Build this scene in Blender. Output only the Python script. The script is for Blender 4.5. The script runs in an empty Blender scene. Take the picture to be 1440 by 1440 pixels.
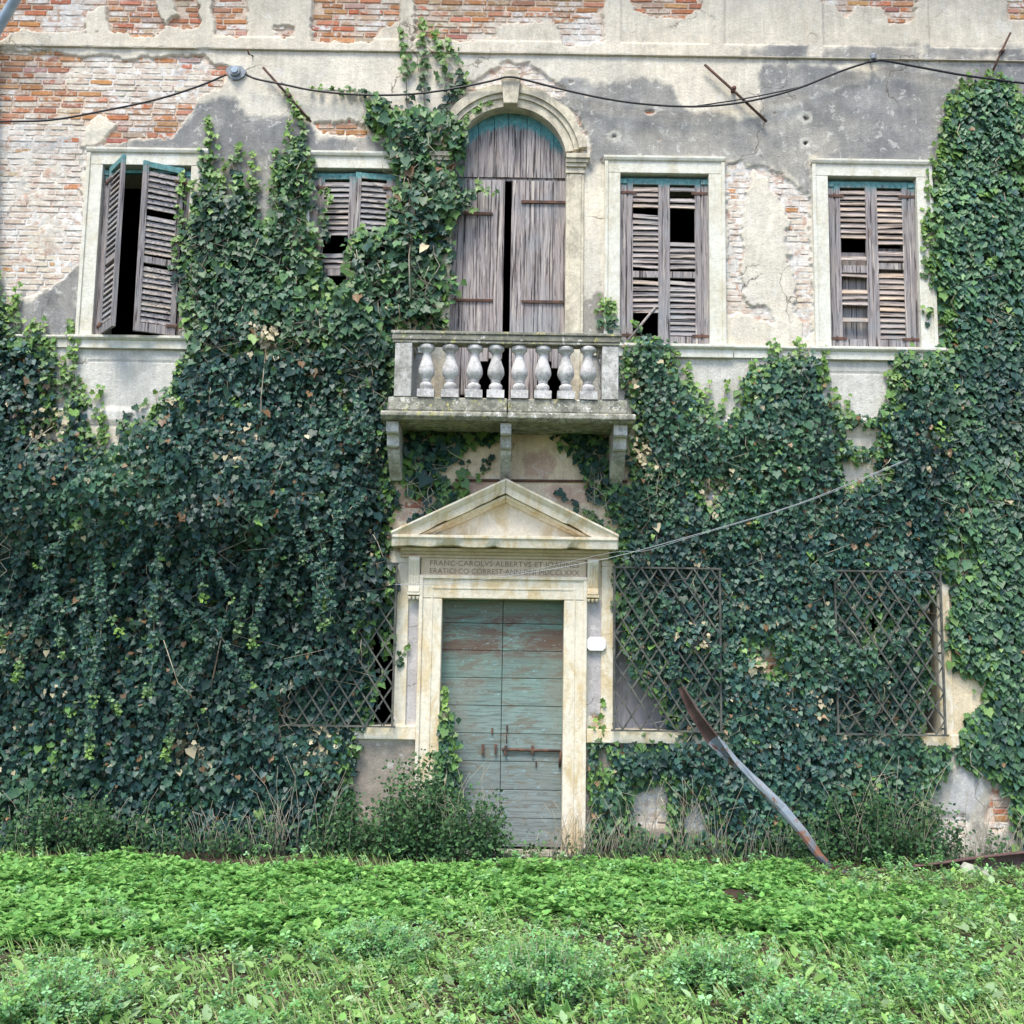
import bpy, math, random
import numpy as np
from mathutils import Vector, Matrix
R = math.radians
random.seed(7); rng = np.random.default_rng(7)
S = bpy.context.scene
COL = S.collection

# ------------------------------------------------------------ camera, world, sun, exposure
FPX, DIST, EYE, TILT, ROLL = 1560.0, 11.2, 1.89, 7.5, 0.9
_t, _r = R(TILT), R(ROLL)
_F = Vector((0, math.cos(_t), math.sin(_t))); _U0 = Vector((0, -math.sin(_t), math.cos(_t))); _R0 = Vector((1, 0, 0))
_RR = _R0*math.cos(_r) + _U0*math.sin(_r); _UU = _U0*math.cos(_r) - _R0*math.sin(_r)
_C = Vector((0, -DIST, EYE))
cam = bpy.data.objects.new('camera', bpy.data.cameras.new('camera')); COL.objects.link(cam)
cam.data.sensor_width = 36; cam.data.sensor_fit = 'HORIZONTAL'; cam.data.lens = 36*FPX/1440
cam.data.clip_end = 500; cam.data.clip_start = .05
cam.matrix_world = Matrix(((_RR.x, _UU.x, -_F.x, _C.x), (_RR.y, _UU.y, -_F.y, _C.y), (_RR.z, _UU.z, -_F.z, _C.z), (0, 0, 0, 1)))
S.camera = cam
def at(px, py, Y=0.0):
    "pixel of the 1440 photograph -> point on the vertical plane y = Y"
    d = _F*FPX + _RR*(px-720) + _UU*(720-py)
    return _C + d*((Y-_C.y)/d.y)
def pxy(x, y, z):
    vx, vy, vz = x-_C.x, y-_C.y, z-_C.z
    w = vx*_F.x+vy*_F.y+vz*_F.z
    return 720+FPX*(vx*_RR.x+vy*_RR.y+vz*_RR.z)/w, 720-FPX*(vx*_UU.x+vy*_UU.y+vz*_UU.z)/w
SUN_EL, SUN_ROT = R(63), R(200)
W = bpy.data.worlds.new("World"); S.world = W; W.use_nodes = True
nt = W.node_tree; nt.nodes.clear()
sky = nt.nodes.new('ShaderNodeTexSky'); sky.sky_type = 'NISHITA'; sky.sun_disc = False
sky.sun_elevation = SUN_EL; sky.sun_rotation = SUN_ROT; sky.dust_density = 1.5; sky.air_density = 1.0; sky.ozone_density = 1
bg = nt.nodes.new('ShaderNodeBackground'); bg.inputs[1].default_value = 0.14
wo = nt.nodes.new('ShaderNodeOutputWorld')
nt.links.new(sky.outputs[0], bg.inputs[0]); nt.links.new(bg.outputs[0], wo.inputs[0])
sun = bpy.data.objects.new('sun', bpy.data.lights.new('sun', 'SUN')); COL.objects.link(sun)
sun.data.energy = 2.0; sun.data.angle = R(22); sun.data.color = (1, .94, .82)
sd = Vector((math.sin(SUN_ROT)*math.cos(SUN_EL), math.cos(SUN_ROT)*math.cos(SUN_EL), math.sin(SUN_EL)))
sun.rotation_euler = sd.to_track_quat('Z', 'Y').to_euler()
S.view_settings.view_transform = 'Standard'; S.view_settings.look = 'None'
S.view_settings.exposure = 1.3; S.view_settings.gamma = 1

# ------------------------------------------------------------ helpers: materials
class G:
    def __init__(s, nt): s.nt = nt; s.geo = None
    def n(s, t, **k):
        nd = s.nt.nodes.new(t)
        for a, b in k.items(): setattr(nd, a, b)
        return nd
    def inp(s, nd, i, v):
        if v is None: return
        if hasattr(v, 'is_output'): s.nt.links.new(v, nd.inputs[i])
        else:
            if isinstance(v, tuple) and len(v) == 3 and nd.inputs[i].type == 'RGBA': v = v+(1,)
            nd.inputs[i].default_value = v
    def pos(s, sc=(1, 1, 1)):
        if not s.geo: s.geo = s.n('ShaderNodeNewGeometry')
        m = s.n('ShaderNodeVectorMath', operation='MULTIPLY'); s.nt.links.new(s.geo.outputs['Position'], m.inputs[0])
        m.inputs[1].default_value = sc; return m.outputs[0]
    def noise(s, scale, detail=4, rough=.6, vec=None, dist=0):
        nd = s.n('ShaderNodeTexNoise'); s.inp(nd, 'Vector', vec if vec is not None else s.pos())
        nd.inputs['Scale'].default_value = scale; nd.inputs['Detail'].default_value = detail
        nd.inputs['Roughness'].default_value = rough; nd.inputs['Distortion'].default_value = dist
        return nd.outputs['Fac']
    def voro(s, scale, vec=None, feature='DISTANCE_TO_EDGE'):
        nd = s.n('ShaderNodeTexVoronoi', feature=feature); s.inp(nd, 'Vector', vec if vec is not None else s.pos())
        nd.inputs['Scale'].default_value = scale; return nd.outputs['Distance']
    def step(s, v, a, b, lo=0., hi=1.):
        nd = s.n('ShaderNodeMapRange'); s.inp(nd, 0, v)
        for i, q in zip((1, 2, 3, 4), (a, b, lo, hi)): nd.inputs[i].default_value = q
        return nd.outputs[0]
    def mix(s, f, a, b, mode='MIX'):
        nd = s.n('ShaderNodeMixRGB', blend_type=mode); s.inp(nd, 0, f); s.inp(nd, 1, a); s.inp(nd, 2, b); return nd.outputs[0]
    def m(s, op, a, b=None):
        nd = s.n('ShaderNodeMath', operation=op); s.inp(nd, 0, a); s.inp(nd, 1, b); return nd.outputs[0]
    def attr(s, name='Col'):
        nd = s.n('ShaderNodeAttribute'); nd.attribute_name = name; return nd.outputs['Color']
    def n_warp(s):
        nz = s.n('ShaderNodeTexNoise'); s.inp(nz, 'Vector', s.pos()); nz.inputs['Scale'].default_value = 2.6; nz.inputs['Detail'].default_value = 7
        a = s.n('ShaderNodeVectorMath', operation='SCALE'); s.nt.links.new(nz.outputs['Color'], a.inputs[0]); a.inputs['Scale'].default_value = .55
        b = s.n('ShaderNodeVectorMath', operation='ADD'); s.nt.links.new(a.outputs[0], b.inputs[0]); s.nt.links.new(s.pos(), b.inputs[1]); return b.outputs[0]
    def obj(s): return s.n('ShaderNodeObjectInfo').outputs
    def xyz(s):
        if not s.geo: s.pos()
        nd = s.n('ShaderNodeSeparateXYZ'); s.nt.links.new(s.geo.outputs['Position'], nd.inputs[0]); return nd.outputs
    def dark(s, col, f, lo, hi):   # multiply colour by a range
        nd = s.n('ShaderNodeMapRange'); s.inp(nd, 0, f); nd.inputs[1].default_value = .3; nd.inputs[2].default_value = .7
        nd.inputs[3].default_value = lo; nd.inputs[4].default_value = hi
        v = s.n('ShaderNodeVectorMath', operation='SCALE'); s.inp(v, 0, col); s.nt.links.new(nd.outputs[0], v.inputs['Scale']); return v.outputs[0]
MATS = {}
def mat(name, fn):
    m = bpy.data.materials.new(name); m.use_nodes = True; nt = m.node_tree
    b = nt.nodes['Principled BSDF']; g = G(nt); d = fn(g)
    g.inp(b, 'Base Color', d.get('c')); g.inp(b, 'Roughness', d.get('r', .85)); g.inp(b, 'Specular IOR Level', d.get('s', .3)); g.inp(b, 'Metallic', d.get('m', 0.))
    if 'h' in d:
        bp = nt.nodes.new('ShaderNodeBump'); g.inp(bp, 'Height', d['h']); bp.inputs['Strength'].default_value = d.get('hs', .6); bp.inputs['Distance'].default_value = d.get('hd', .006)
        nt.links.new(bp.outputs[0], b.inputs['Normal'])
    if 't' in d:
        tr = nt.nodes.new('ShaderNodeBsdfTranslucent'); g.inp(tr, 0, d['t']); mx = nt.nodes.new('ShaderNodeMixShader'); mx.inputs[0].default_value = d.get('tf', .2)
        out = nt.nodes['Material Output']; nt.links.new(b.outputs[0], mx.inputs[1]); nt.links.new(tr.outputs[0], mx.inputs[2]); nt.links.new(mx.outputs[0], out.inputs[0])
    MATS[name] = m; return m

def f_plaster(g):
    c = g.attr()
    c = g.dark(c, g.noise(1.9, 8, .72, dist=.4), .74, 1.16)
    c = g.dark(c, g.noise(60, 4, .75), .84, 1.12)
    c = g.dark(c, g.noise(6, 6, .7, vec=g.pos((3, 1, .5))), .84, 1.10)        # run-off streaks
    ck = g.voro(1.3, vec=g.n_warp())
    c = g.mix(g.m('MULTIPLY', g.step(ck, .010, .002, 0, .8), g.step(g.noise(.9, 2), .52, .58)), c, (.12, .10, .08))
    w = g.noise(9, 8, .72, dist=.6)
    c = g.mix(g.step(w, .57, .62, 0, .5), c, (.66, .64, .59))                # pale flaked spots
    w2 = g.noise(14, 8, .75, dist=.3)
    c = g.mix(g.step(w2, .61, .66, 0, .5), c, (.24, .22, .19))
    return dict(c=c, r=.93, s=.15, h=g.m('ADD', g.noise(45, 6, .7), g.noise(8, 3, .6)), hs=.65, hd=.012)
mat('plaster', f_plaster)
def brickcol(g, base, wash):
    c = g.dark(base, g.noise(28, 5, .7), .72, 1.18)
    n = g.noise(11, 8, .78, dist=.4)
    t = g.m('ADD', n, g.m('MULTIPLY', wash, .30))
    c = g.mix(g.step(t, .56, .63, 0, .95), c, g.dark(g.mix(g.step(g.noise(7, 5), .44, .60), g.mix(g.step(g.noise(1.3, 3), .45, .6), (.74, .72, .68), (.66, .60, .48)), (.56, .46, .38)), g.noise(36, 5, .75), .70, 1.14))
    c = g.mix(g.step(g.noise(17, 6, .7), .63, .70, 0, .55), c, (.16, .10, .08))
    return dict(c=c, r=.92, s=.15, h=g.noise(60, 6, .7), hs=.7, hd=.006)
mat('brick', lambda g: (lambda o: brickcol(g, o['Color'], o['Alpha']))(g.obj()))
def f_brick2(g):
    nd = g.n('ShaderNodeAttribute'); nd.attribute_name = 'Col'; return brickcol(g, nd.outputs['Color'], nd.outputs['Alpha'])
mat('brick_joined', f_brick2)
def stonef(base, stain, amt, speck=0., lichen=0.):
    def f(g):
        c = g.mix(g.step(g.noise(3.2, 6, .7, vec=g.pos((1.6, 1, .7)), dist=.5), .46, .62, 0, amt), base, stain)
        c = g.dark(c, g.noise(20, 6, .7), .86, 1.07)
        c = g.mix(g.step(g.noise(30, 5, .7, vec=g.pos((2, 1, .4))), .60, .72, 0, .35), c, (.32, .28, .2))
        if speck: c = g.mix(g.step(g.noise(11, 12, .85), .49, .54, 0, speck*.85), c, (.12, .12, .095))
        if lichen and 1:
            c = g.mix(g.step(g.noise(16, 5, .75), .57, .60, 0, .85), c, g.mix(g.step(g.noise(4, 2), .52, .56), (.66, .65, .60), (.50, .46, .18)))
            c = g.mix(g.step(g.noise(9, 6, .75), .58, .66, 0, lichen), c, (.17, .20, .085))
        return dict(c=c, r=.88, s=.2, h=g.m('ADD', g.noise(35, 8, .75), g.noise(9, 3)), hs=.7, hd=.010)
    return f
mat('window_stone', stonef((.70, .69, .605), (.54, .49, .36), .65, .08))
mat('portal_stone', stonef((.76, .69, .56), (.60, .46, .25), .85, .10))
mat('arch_stone', stonef((.66, .60, .46), (.38, .34, .27), .85, .28))
mat('frieze_stone', stonef((.62, .50, .36), (.47, .36, .24), .7))
mat('balcony_stone', stonef((.37, .355, .295), (.22, .215, .165), .95, .95, .6))
mat('baluster_stone', stonef((.60, .585, .57), (.38, .365, .35), .8, .5))
mat('rail_stone', stonef((.27, .26, .21), (.17, .165, .13), .9, .6, .8))
mat('bracket_stone', stonef((.56, .55, .52), (.33, .32, .28), .8, .6))
def woodf(base, dk, vert=True, teal=None, useobj=False):
    def f(g):
        sc = (13, 13, .8) if vert else (1.0, 22, 22)
        rnd = g.obj()['Random']; off = g.n('ShaderNodeVectorMath', operation='ADD'); g.nt.links.new(g.pos(sc), off.inputs[0]); cb = g.n('ShaderNodeCombineXYZ'); [g.nt.links.new(g.m('MULTIPLY', rnd, 40.), cb.inputs[i_]) for i_ in (0, 1, 2)]; g.nt.links.new(cb.outputs[0], off.inputs[1])
        gr = g.noise(2.2, 8, .72, vec=off.outputs[0], dist=1.1)
        b = base
        if useobj: b = g.obj()['Color']
        c = g.mix(g.step(gr, .42, .62), b, dk)
        c = g.mix(g.step(g.noise(3, 3, .6, vec=g.pos((9, 9, .8) if vert else (.8, 9, 9))), .5, .72, 0, .55), c, (.50, .42, .36))
        c = g.mix(g.step(rnd, 0, 1, .0, .35), c, (.12, .11, .11)); c = g.mix(g.step(g.noise(1.6, 5, .7), .5, .66, 0, .45), c, (.24, .28, .30))
        cr = g.noise(2.0, 5, .6, vec=g.pos((24, 24, .7) if vert else (.9, 36, 36)), dist=.4)
        kn = g.voro(1., vec=g.pos((5, 5, 2.2)), feature='F1'); c = g.mix(g.step(kn, .16, .07, 0, .6), c, (.13, .085, .07))
        c = g.mix(g.step(cr, .56, .60, 0, .9), c, (.035, .028, .028))
        c = g.mix(g.step(g.noise(2.0, 5, .6, vec=g.pos((16, 16, .7) if vert else (.8, 24, 24))), .40, .35, 0, .65), c, (.60, .53, .46))
        if teal: c = teal(g, c)
        return dict(c=c, r=.85, s=.2, h=gr, hs=.8, hd=.008)
    return f
BX, BZ = -.083, 7.11
def t_shut(g, c):
    x = g.xyz(); z = g.m('ADD', x[2], g.m('MULTIPLY', g.noise(18, 4, .7), .30))
    return g.mix(g.step(z, 7.00, 7.06, 0, .92), c, g.dark((.10, .25, .25), g.noise(30, 4), .6, 1.5))
def t_arch(g, c):
    x = g.xyz(); dx = g.m('ADD', x[0], -BX); dz = g.m('ADD', x[2], -(BZ-.12))
    r2 = g.m('SQRT', g.m('ADD', g.m('MULTIPLY', dx, dx), g.m('MULTIPLY', dz, dz)))
    rr = g.m('ADD', r2, g.m('MULTIPLY', g.noise(2.5, 5, .7, vec=g.pos((22, 22, 3))), .26))
    up = g.step(x[2], 7.24, 7.34)
    return g.mix(g.m('MULTIPLY', g.step(rr, .675, .725, 0, .95), up), c, g.dark((.09, .27, .29), g.noise(24, 5), .6, 1.4))
mat('shutter_wood', woodf((.37, .335, .33), (.175, .155, .158), True, t_shut))
mat('slat_wood', woodf(None, (.22, .19, .18), False, None, True))
mat('balcony_door_wood', woodf((.42, .375, .36), (.15, .128, .13), True, t_arch))
def f_door(g):
    gr = g.noise(2.2, 8, .72, vec=g.pos((1.2, 20, 22)), dist=.4)
    x = g.xyz()
    c = g.mix(g.step(x[2], .2, 2.4), (.27, .305, .31), (.155, .27, .215))
    rnd = g.obj()['Random']; c = g.mix(g.step(rnd, 0, 1, 0, .4), c, (.12, .15, .14)); c = g.mix(g.step(gr, .46, .62, 0, .8), c, (.10, .12, .105))
    c = g.mix(g.step(g.noise(1.4, 4, .7), .46, .60, 0, .55), c, (.22, .22, .19))
    c = g.mix(g.step(g.noise(5, 7, .75, vec=g.pos((.9, 1, 2.4)), dist=.8), .52, .60, 0, .7), c, (.16, .135, .10))
    up = g.m('MULTIPLY', g.step(g.noise(2.6, 6, .75, vec=g.pos((.8, 1, 2.8)), dist=.5), .42, .54), g.m('MULTIPLY', g.step(x[2], 1.85, 1.95), g.step(x[2], 2.38, 2.28)))
    c = g.mix(g.m('MULTIPLY', up, .8), c, (.13, .065, .045))
    c = g.mix(g.step(g.noise(22, 7, .8, vec=g.pos((.5, 1, 1.5))), .60, .64, 0, .75), c, (.33, .52, .58))
    c = g.mix(g.step(g.noise(3, 4, .6, vec=g.pos((1.5, 9, 30))), .66, .70, 0, .85), c, (.02, .022, .02))
    return dict(c=c, r=.7, s=.3, h=gr, hs=.7, hd=.006)
mat('front_door_wood', f_door)
def f_rust(g):
    n = g.noise(14, 6, .7)
    return dict(c=g.mix(g.step(n, .4, .62), (.055, .038, .034), (.15, .075, .05)), r=.8, s=.3, h=n, hs=.4)
mat('rusty_iron', f_rust)
mat('grille_iron', lambda g: dict(c=g.mix(g.step(g.noise(9, 5, .7), .4, .6), (.045, .048, .045), (.12, .12, .10)), r=.7, s=.35))
mat('black_cable', lambda g: dict(c=(.018, .018, .024), r=.5, s=.4))
mat('pale_wire', lambda g: dict(c=(.36, .39, .41), r=.5, s=.5))
mat('grey_metal', lambda g: dict(c=g.dark((.22, .25, .28), g.noise(20, 4), .7, 1.3), r=.5, s=.5))
mat('blue_pipe', lambda g: dict(c=g.dark((.30, .38, .46), g.noise(10, 4), .8, 1.2), r=.45, s=.5))
def f_gut(g):
    c = g.mix(g.step(g.noise(4, 3, .6), .35, .65), (.18, .225, .28), (.30, .325, .35)); c = g.mix(g.step(g.xyz()[2], .55, .10), c, (.05, .055, .065))
    c = g.mix(g.step(g.noise(7, 6, .7), .52, .58, 0, .95), c, (.20, .085, .045))
    c = g.mix(g.step(g.noise(16, 5, .7), .60, .66, 0, .8), c, (.06, .05, .05))
    return dict(c=c, r=.6, s=.4, h=g.noise(25, 4), hs=.3)
mat('gutter_paint', f_gut)
mat('gutter_rust', lambda g: dict(c=g.mix(g.step(g.noise(6, 6, .7), .4, .62), (.075, .042, .040), (.135, .085, .075)), r=.75, s=.3, h=g.noise(25, 4), hs=.3))
mat('enamel', lambda g: dict(c=g.dark((.80, .79, .76), g.noise(14, 3), .95, 1.03), r=.35, s=.5))
mat('interior', lambda g: dict(c=(.035, .04, .055), r=.95, s=.05))
mat('lead_letter', lambda g: dict(c=(.24, .18, .13), r=.9, s=.1))
mat('inner_shutter', lambda g: dict(c=g.dark((.34, .33, .36), g.noise(8, 4, vec=g.pos((8, 1, 1))), .7, 1.2), r=.8, s=.2))
mat('roof_tile', lambda g: dict(c=g.dark((.35, .15, .08), g.noise(6, 4), .7, 1.2), r=.9, s=.2))
def f_soil(g):
    n = g.noise(5, 8, .75)
    c = g.mix(g.step(n, .38, .62), (.060, .042, .030), (.13, .095, .07))
    return dict(c=c, r=.95, s=.15, h=g.m('ADD', n, g.noise(30, 5, .7)), hs=1., hd=.05)
mat('soil', f_soil)
mat('pale_stone', stonef((.45, .45, .38), (.3, .3, .22), .7, .3))
def f_leaf(g):
    c = g.attr(); return dict(c=g.dark(c, g.noise(30, 2), .85, 1.15), r=.47, s=.36, t=g.mix(.5, c, (.10, .20, .02)), tf=.12)
mat('ivy_leaf', f_leaf)
def f_leafo(g):
    c = g.obj()['Color']; return dict(c=g.dark(c, g.noise(30, 2), .85, 1.15), r=.47, s=.36, t=g.mix(.5, c, (.10, .20, .02)), tf=.12)
mat('ivy_leaf_single', f_leafo)
mat('weed_leaf', lambda g: (lambda c: dict(c=c, r=.55, s=.3, t=c, tf=.38))(g.attr()))
mat('vine_stem', lambda g: dict(c=g.mix(g.step(g.noise(3, 3), .4, .6), (.16, .12, .08), (.46, .42, .32)), r=.85, s=.2))
mat('dry_stem', lambda g: dict(c=g.mix(g.noise(6, 3), (.30, .24, .16), (.48, .44, .36)), r=.85, s=.2))

# ------------------------------------------------------------ helpers: meshes and objects
def link(name, me, m=None, parent=None, kind=None, label=None):
    o = bpy.data.objects.new(name, me); COL.objects.link(o)
    if m and me is not None and not me.materials: me.materials.append(MATS[m])
    if parent is not None: o.parent = parent
    if kind: o['kind'] = kind
    if label: o['label'] = label
    return o
def tag(o, label, cat, group=None, kind=None):
    o['label'] = label; o['category'] = cat
    if group: o['group'] = group
    if kind: o['kind'] = kind
    return o
def empty(name, loc=(0, 0, 0)):
    o = bpy.data.objects.new(name, None); o.location = loc; COL.objects.link(o); return o
class MB:
    def __init__(s): s.v = []; s.f = []; s.sm = []
    def add(s, vs, fs, smooth=False):
        b = len(s.v); s.v += [tuple(q) for q in vs]; s.f += [tuple(b+i for i in f) for f in fs]; s.sm += [smooth]*len(fs); return s
    def box(s, x0, x1, y0, y1, z0, z1, M=None, j=0.):
        vs = [Vector((x, y, z)) for x in (x0, x1) for y in (y0, y1) for z in (z0, z1)]
        if j: vs = [v+Vector([random.uniform(-j, j) for _ in range(3)]) for v in vs]
        if M: vs = [M@v for v in vs]
        return s.add(vs, [(0, 1, 3, 2), (4, 6, 7, 5), (0, 4, 5, 1), (2, 3, 7, 6), (0, 2, 6, 4), (1, 5, 7, 3)])
    def tube(s, pts, r, n=6, taper=None):
        pts = [Vector(p) for p in pts]; k = len(pts); vs = []
        for i, p in enumerate(pts):
            d = (pts[min(i+1, k-1)]-pts[max(i-1, 0)]).normalized()
            a = d.orthogonal() if abs(d.y) > .95 else d.cross(Vector((0, 1, 0))); a.normalize(); b = d.cross(a)
            rr = r[i] if isinstance(r, (list, tuple)) else (r if taper is None else r+(taper-r)*i/(k-1))
            for q in range(n):
                w = 2*math.pi*q/n; vs.append(p+(a*math.cos(w)+b*math.sin(w))*rr)
        fs = [(i*n+q, i*n+(q+1) % n, (i+1)*n+(q+1) % n, (i+1)*n+q) for i in range(k-1) for q in range(n)]
        fs += [tuple(range(n))[::-1], tuple((k-1)*n+q for q in range(n))]
        return s.add(vs, fs, True)
    def lathe(s, prof, c, n=20):
        vs = [(c[0]+r*math.cos(2*math.pi*q/n), c[1]+r*math.sin(2*math.pi*q/n), c[2]+z) for r, z in prof for q in range(n)]
        fs = [(i*n+q, i*n+(q+1) % n, (i+1)*n+(q+1) % n, (i+1)*n+q) for i in range(len(prof)-1) for q in range(n)]
        return s.add(vs, fs, True)
    def prism(s, poly, a, b, axis='y'):      # polygon extruded from a to b along an axis
        def P(u, v, w): return (u, w, v) if axis == 'y' else (w, u, v)
        n = len(poly); vs = [P(u, v, a) for u, v in poly]+[P(u, v, b) for u, v in poly]
        return s.add(vs, [tuple(range(n)), tuple(range(2*n-1, n-1, -1))]+[(i, n+i, n+(i+1) % n, (i+1) % n) for i in range(n)])
    def mesh(s, name):
        me = bpy.data.meshes.new(name); me.from_pydata(s.v, [], s.f); me.polygons.foreach_set('use_smooth', s.sm)
        import bmesh
        bm = bmesh.new(); bm.from_mesh(me); bmesh.ops.recalc_face_normals(bm, faces=bm.faces); bm.to_mesh(me); bm.free()
        me.update(); return me
    def build(s, name, m, parent=None, bev=0., label=None, kind=None):
        o = link(name, s.mesh(name), m, parent, kind, label)
        if bev:
            b = o.modifiers.new('bevel', 'BEVEL'); b.width = bev; b.segments = 2; b.limit_method = 'ANGLE'; b.angle_limit = R(40)
        return o
def npmesh(name, V, F, colr=None, smooth=False):
    me = bpy.data.meshes.new(name); nv, nf, k = len(V), len(F), F.shape[1]
    me.vertices.add(nv); me.vertices.foreach_set('co', np.ascontiguousarray(V, dtype=np.float32).ravel())
    me.loops.add(nf*k); me.loops.foreach_set('vertex_index', np.ascontiguousarray(F, dtype=np.int32).ravel())
    me.polygons.add(nf); me.polygons.foreach_set('loop_start', np.arange(0, nf*k, k, dtype=np.int32)); me.polygons.foreach_set('loop_total', np.full(nf, k, dtype=np.int32))
    if smooth: me.polygons.foreach_set('use_smooth', np.ones(nf, dtype=bool))
    if colr is not None:
        if colr.shape[1] == 3: colr = np.concatenate([colr, np.ones((nv, 1))], 1)
        a = me.color_attributes.new('Col', 'FLOAT_COLOR', 'POINT'); a.data.foreach_set('color', np.ascontiguousarray(colr, dtype=np.float32).ravel())
    me.update(); me.validate(); return me
def fnoise(x, z, sc, seed=0, octv=3):
    out = 0; amp = 1; tot = 0
    for o in range(octv):
        X = x*sc+seed*17.3+o*31.7; Z = z*sc+seed*9.1+o*11.3
        xi = np.floor(X).astype(np.int64); zi = np.floor(Z).astype(np.int64); fx = X-xi; fz = Z-zi
        fx = fx*fx*(3-2*fx); fz = fz*fz*(3-2*fz)
        def h(a, b):
            q = (a*374761393+b*668265263+(seed+o)*974711) & 0xffffffff
            q = ((q ^ (q >> 13))*1274126177) & 0xffffffff
            return ((q ^ (q >> 16)) & 0xffff)/65535.0
        v = (h(xi, zi)*(1-fx)+h(xi+1, zi)*fx)*(1-fz)+(h(xi, zi+1)*(1-fx)+h(xi+1, zi+1)*fx)*fz
        out = out+v*amp; tot += amp; amp *= .5; sc = sc*2.03
    return out/tot*2-1
def wp(poly, Y=0.): return [(lambda p: (p.x, p.z))(at(a, b, Y)) for a, b in poly]
def psd(X, Z, poly):
    "signed distance to a polygon, positive inside"
    d = np.full(X.shape, 1e9); ins = np.zeros(X.shape, bool); n = len(poly)
    for i in range(n):
        x0, z0 = poly[i]; x1, z1 = poly[(i+1) % n]; ex, ez = x1-x0, z1-z0
        t = np.clip(((X-x0)*ex+(Z-z0)*ez)/(ex*ex+ez*ez+1e-12), 0, 1)
        d = np.minimum(d, (X-x0-t*ex)**2+(Z-z0-t*ez)**2)
        if z0 != z1: ins ^= ((z0 > Z) != (z1 > Z)) & (X < (x1-x0)*(Z-z0)/(z1-z0)+x0)
    return np.where(ins, 1, -1)*np.sqrt(d)
def multi(X, Z, polys):
    r = np.full(X.shape, -9.)
    for p in polys: r = np.maximum(r, psd(X, Z, p))
    return r

# ------------------------------------------------------------ facade layout (metres)
XC = [-3.91, -1.71, 1.555, 3.745]                 # centres of the four tall windows
WH, WOUT, WT, WTO, WB = .467, .632, 6.99, 7.16, 5.127
AR = .61                                           # half width of the balcony door
DX, DH, DT = -.075, .607, 2.475                    # front door centre, half width, top
LW = [(-4.39, -3.33), (-2.20, -1.14), (1.03, 2.08), (3.225, 4.275)]; LB, LT = 1.21, 2.80
villa = tag(empty('villa', (0, .3, 0)), 'old villa front of crumbling plaster and brick with stone balcony, portal and weathered shutters', 'house')
villa.location = (0, 0, 0)

# wall body: thick boxes around the openings
wb = MB(); y0, y1 = .06, .55
def cols(z0, z1, holes):
    x = -8.5
    for a, b in sorted(holes):
        wb.box(x, a, y0, y1, z0, z1); x = b
    wb.box(x, 8.5, y0, y1, z0, z1)
DH0 = (DX-DH-.05, DX+DH+.05); BH0 = (BX-AR-.05, BX+AR+.05)
cols(-.6, LB, [DH0]); cols(LB, DT+.02, [DH0]+LW); cols(DT+.02, LT, LW); cols(LT, 4.38, []); cols(4.38, WB, [BH0])
cols(WB, WT, [BH0]+[(c-WH-.02, c+WH+.02) for c in XC]); cols(WT, 7.78, [BH0]); cols(7.78, 10.4, [])
wb.build('wall', 'plaster', villa)
ww = bpy.data.objects['wall']
a = ww.data.color_attributes.new('Col', 'FLOAT_COLOR', 'POINT'); a.data.foreach_set('color', [c for _ in ww.data.vertices for c in (.45, .42, .35, 1)])
ib = MB(); ib.box(-8.5, -8.3, .56, 6, -.6, 10.4); ib.box(8.3, 8.5, .56, 6, -.6, 10.4); ib.box(-8.3, 8.3, 5.8, 6, -.6, 10.4); ib.box(-8.3, 8.3, .56, 5.79, 10.2, 10.39)
ib.box(-8.3, 8.3, .56, 5.79, -.6, .02); ib.box(-8.3, 8.3, .56, 5.79, 3.9, 4.2)
for x in (-2.9, -.95, .8, 2.7): ib.box(x-.05, x+.05, .56, 5.7, .03, 3.89); ib.box(x-.05, x+.05, .56, 5.7, 4.21, 10.19)
ib.build('inner_wall', 'interior', villa)
rf = MB(); rf.prism([(-.75, 10.42), (-.75, 10.55), (3, 12.2), (6.6, 10.55), (6.6, 10.42)], -8.8, 8.8, 'x'); rf.build('roof', 'roof_tile', villa)

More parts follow.
